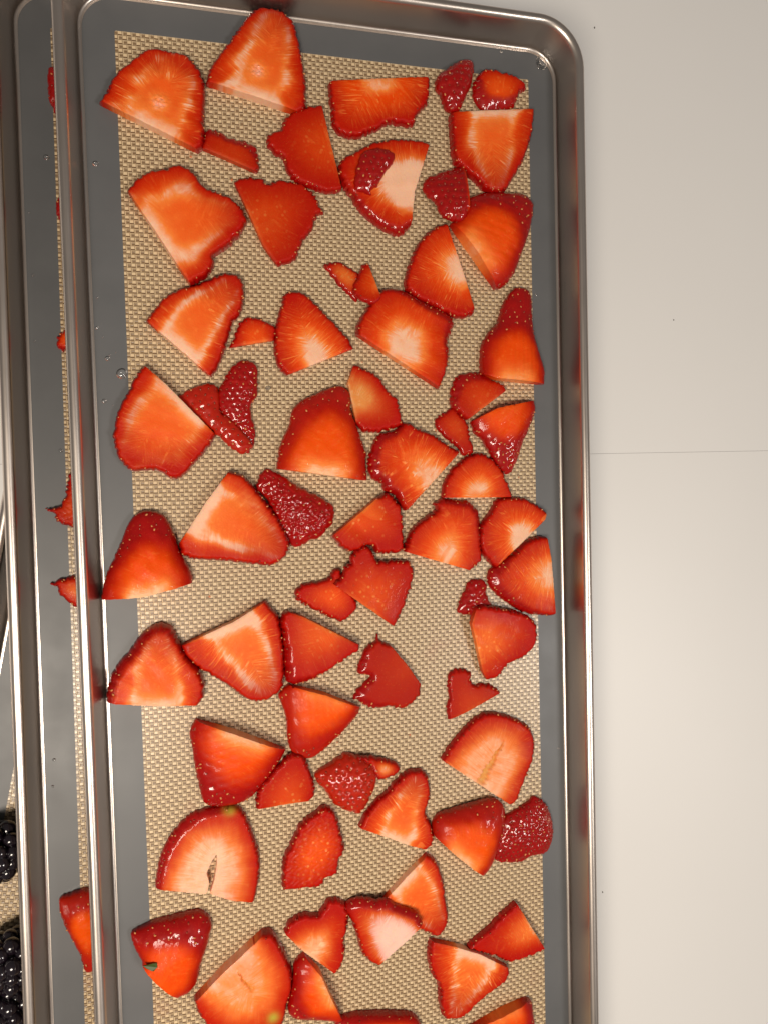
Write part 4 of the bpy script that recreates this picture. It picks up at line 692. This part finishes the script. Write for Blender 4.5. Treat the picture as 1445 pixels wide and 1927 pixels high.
# ------------------------------------------------------------------ blackberries in the lowest pan
def blackberry(x, y, z, L, Rr, az, label):
    root = bpy.data.objects.new('blackberry', None); col.objects.link(root)
    root.location = (x*MM, y*MM, z*MM); root.rotation_euler = (0, 0, az)
    tag(root, label, 'blackberry', 'blackberries in the lowest pan')
    global DM
    cv = []
    rows = 5
    for i in range(rows):
        t = -1+2*(i+.5)/rows; rr = Rr*math.sqrt(max(0, 1-abs(t)**2.6)); k = max(4, int(2*math.pi*rr/4.5))
        for j in range(k):
            a = 2*math.pi*(j+.5*(i % 2))/k+random.uniform(-.1, .1)
            cv.append((t*L+random.uniform(-.3, .3), rr*math.cos(a), rr*math.sin(a)+Rr+.6))
    cv += [(L*1.02, 0, Rr+.6), (-L*.98, 0, Rr+.6)]
    bm = bmesh.new(); bmesh.ops.create_icosphere(bm, subdivisions=2, radius=Rr*.93*MM, matrix=Matrix.Translation((0, 0, (Rr+.6)*MM)) @ Matrix.Diagonal((L/Rr*.95, 1, 1, 1)))
    me = bpy.data.meshes.new('core'); bm.to_mesh(me); bm.free(); link('core', me, DRUPE, root)
    for c in cv:
        d = link('drupelet', DM, None, root); d.location = [k*MM for k in c]
        s = random.uniform(.9, 1.12); d.scale = (s, s*random.uniform(.92, 1.08), s)
bm = bmesh.new(); bmesh.ops.create_icosphere(bm, subdivisions=3, radius=2.75*MM)
for f in bm.faces: f.smooth = True
DM = bpy.data.meshes.new('drupelet'); bm.to_mesh(DM); bm.free(); DM.materials.append(DRUPE)
ZB = -27.1
blackberry(-126.6, -131.5, ZB, 8.5, 7.2, 1.2, 'blackberry lying alone where the tan weave begins, above a touching pair')
blackberry(-124.6, -171.5, ZB, 9.0, 7.8, .9, 'larger blackberry of the touching pair against the middle pan rim')
blackberry(-126.8, -188.5, ZB, 7.8, 6.6, 2.4, 'smaller blackberry of the touching pair, tucked beneath its larger neighbour')

# ------------------------------------------------------------------ water droplets and crumbs of pulp
def droplet(tray, x, y, r):
    bm = bmesh.new(); bmesh.ops.create_uvsphere(bm, u_segments=20, v_segments=12, radius=1)
    bmesh.ops.bisect_plane(bm, geom=bm.verts[:]+bm.edges[:]+bm.faces[:], plane_co=(0, 0, .25), plane_no=(0, 0, -1), clear_outer=True)
    bmesh.ops.contextual_create(bm, geom=[e for e in bm.edges if e.is_boundary])
    a = random.random()*6; e = random.uniform(0, .12)
    for v in bm.verts:
        k = 1+e*math.cos(2*math.atan2(v.co.y, v.co.x)+a)
        v.co = Vector((v.co.x*r*k, v.co.y*r*k, (v.co.z-.25)*r*(.62 if r < 2.4 else .2)))*MM
    for f in bm.faces: f.smooth = True
    me = bpy.data.meshes.new('water_droplet'); bm.to_mesh(me); bm.free()
    o = link('water_droplet', me, WATER); o.location = (x*MM, y*MM, (BASE[tray]+.0)*MM)
    big = r > 1.5
    lab = ('wide flat water drop at the rounded corner of the grey border' if r > 2.4 else 'largest round water drop straddling the edge of the tan weave' if big else
           'tiny clear water droplet on the upper mat border beside the middle pan' if tray == 1 and x < -70 else 'faint clear water droplet on the bare weave of the upper mat' if tray == 1 and x < 70 and y < 145 else
           'small clear droplet on the grey border along the end wall of the upper pan' if tray == 1 and y > 140 else 'tiny clear water droplet on the upper mat border beside the counter' if tray == 1 else 'tiny clear water droplet on the grey border of the middle pan')
    tag(o, lab, 'droplet', 'water droplets on the upper mat' if tray == 1 else 'water droplets in the middle pan')
for d in DROPS: droplet(*d)
bm = bmesh.new()
for i in range(26):
    x, y = random.uniform(-68, 68), random.uniform(-200, 135)
    if HMAP[1][int((x-GX0)/HR), int((y-GY0)/HR)] > .2: continue
    r = random.uniform(.25, .6)
    bmesh.ops.create_icosphere(bm, subdivisions=1, radius=r*MM, matrix=Matrix.Translation((x*MM, y*MM, .15*MM)) @ Matrix.Rotation(random.random()*3, 4, 'Z') @ Matrix.Diagonal((1, random.uniform(.5, 1.6), .4, 1)))
me = bpy.data.meshes.new('pulp_crumbs'); bm.to_mesh(me); bm.free()
tag(link('pulp_crumbs', me, CRUMB), 'tiny orange crumbs of strawberry pulp on the bare weave', 'crumbs', kind='stuff')
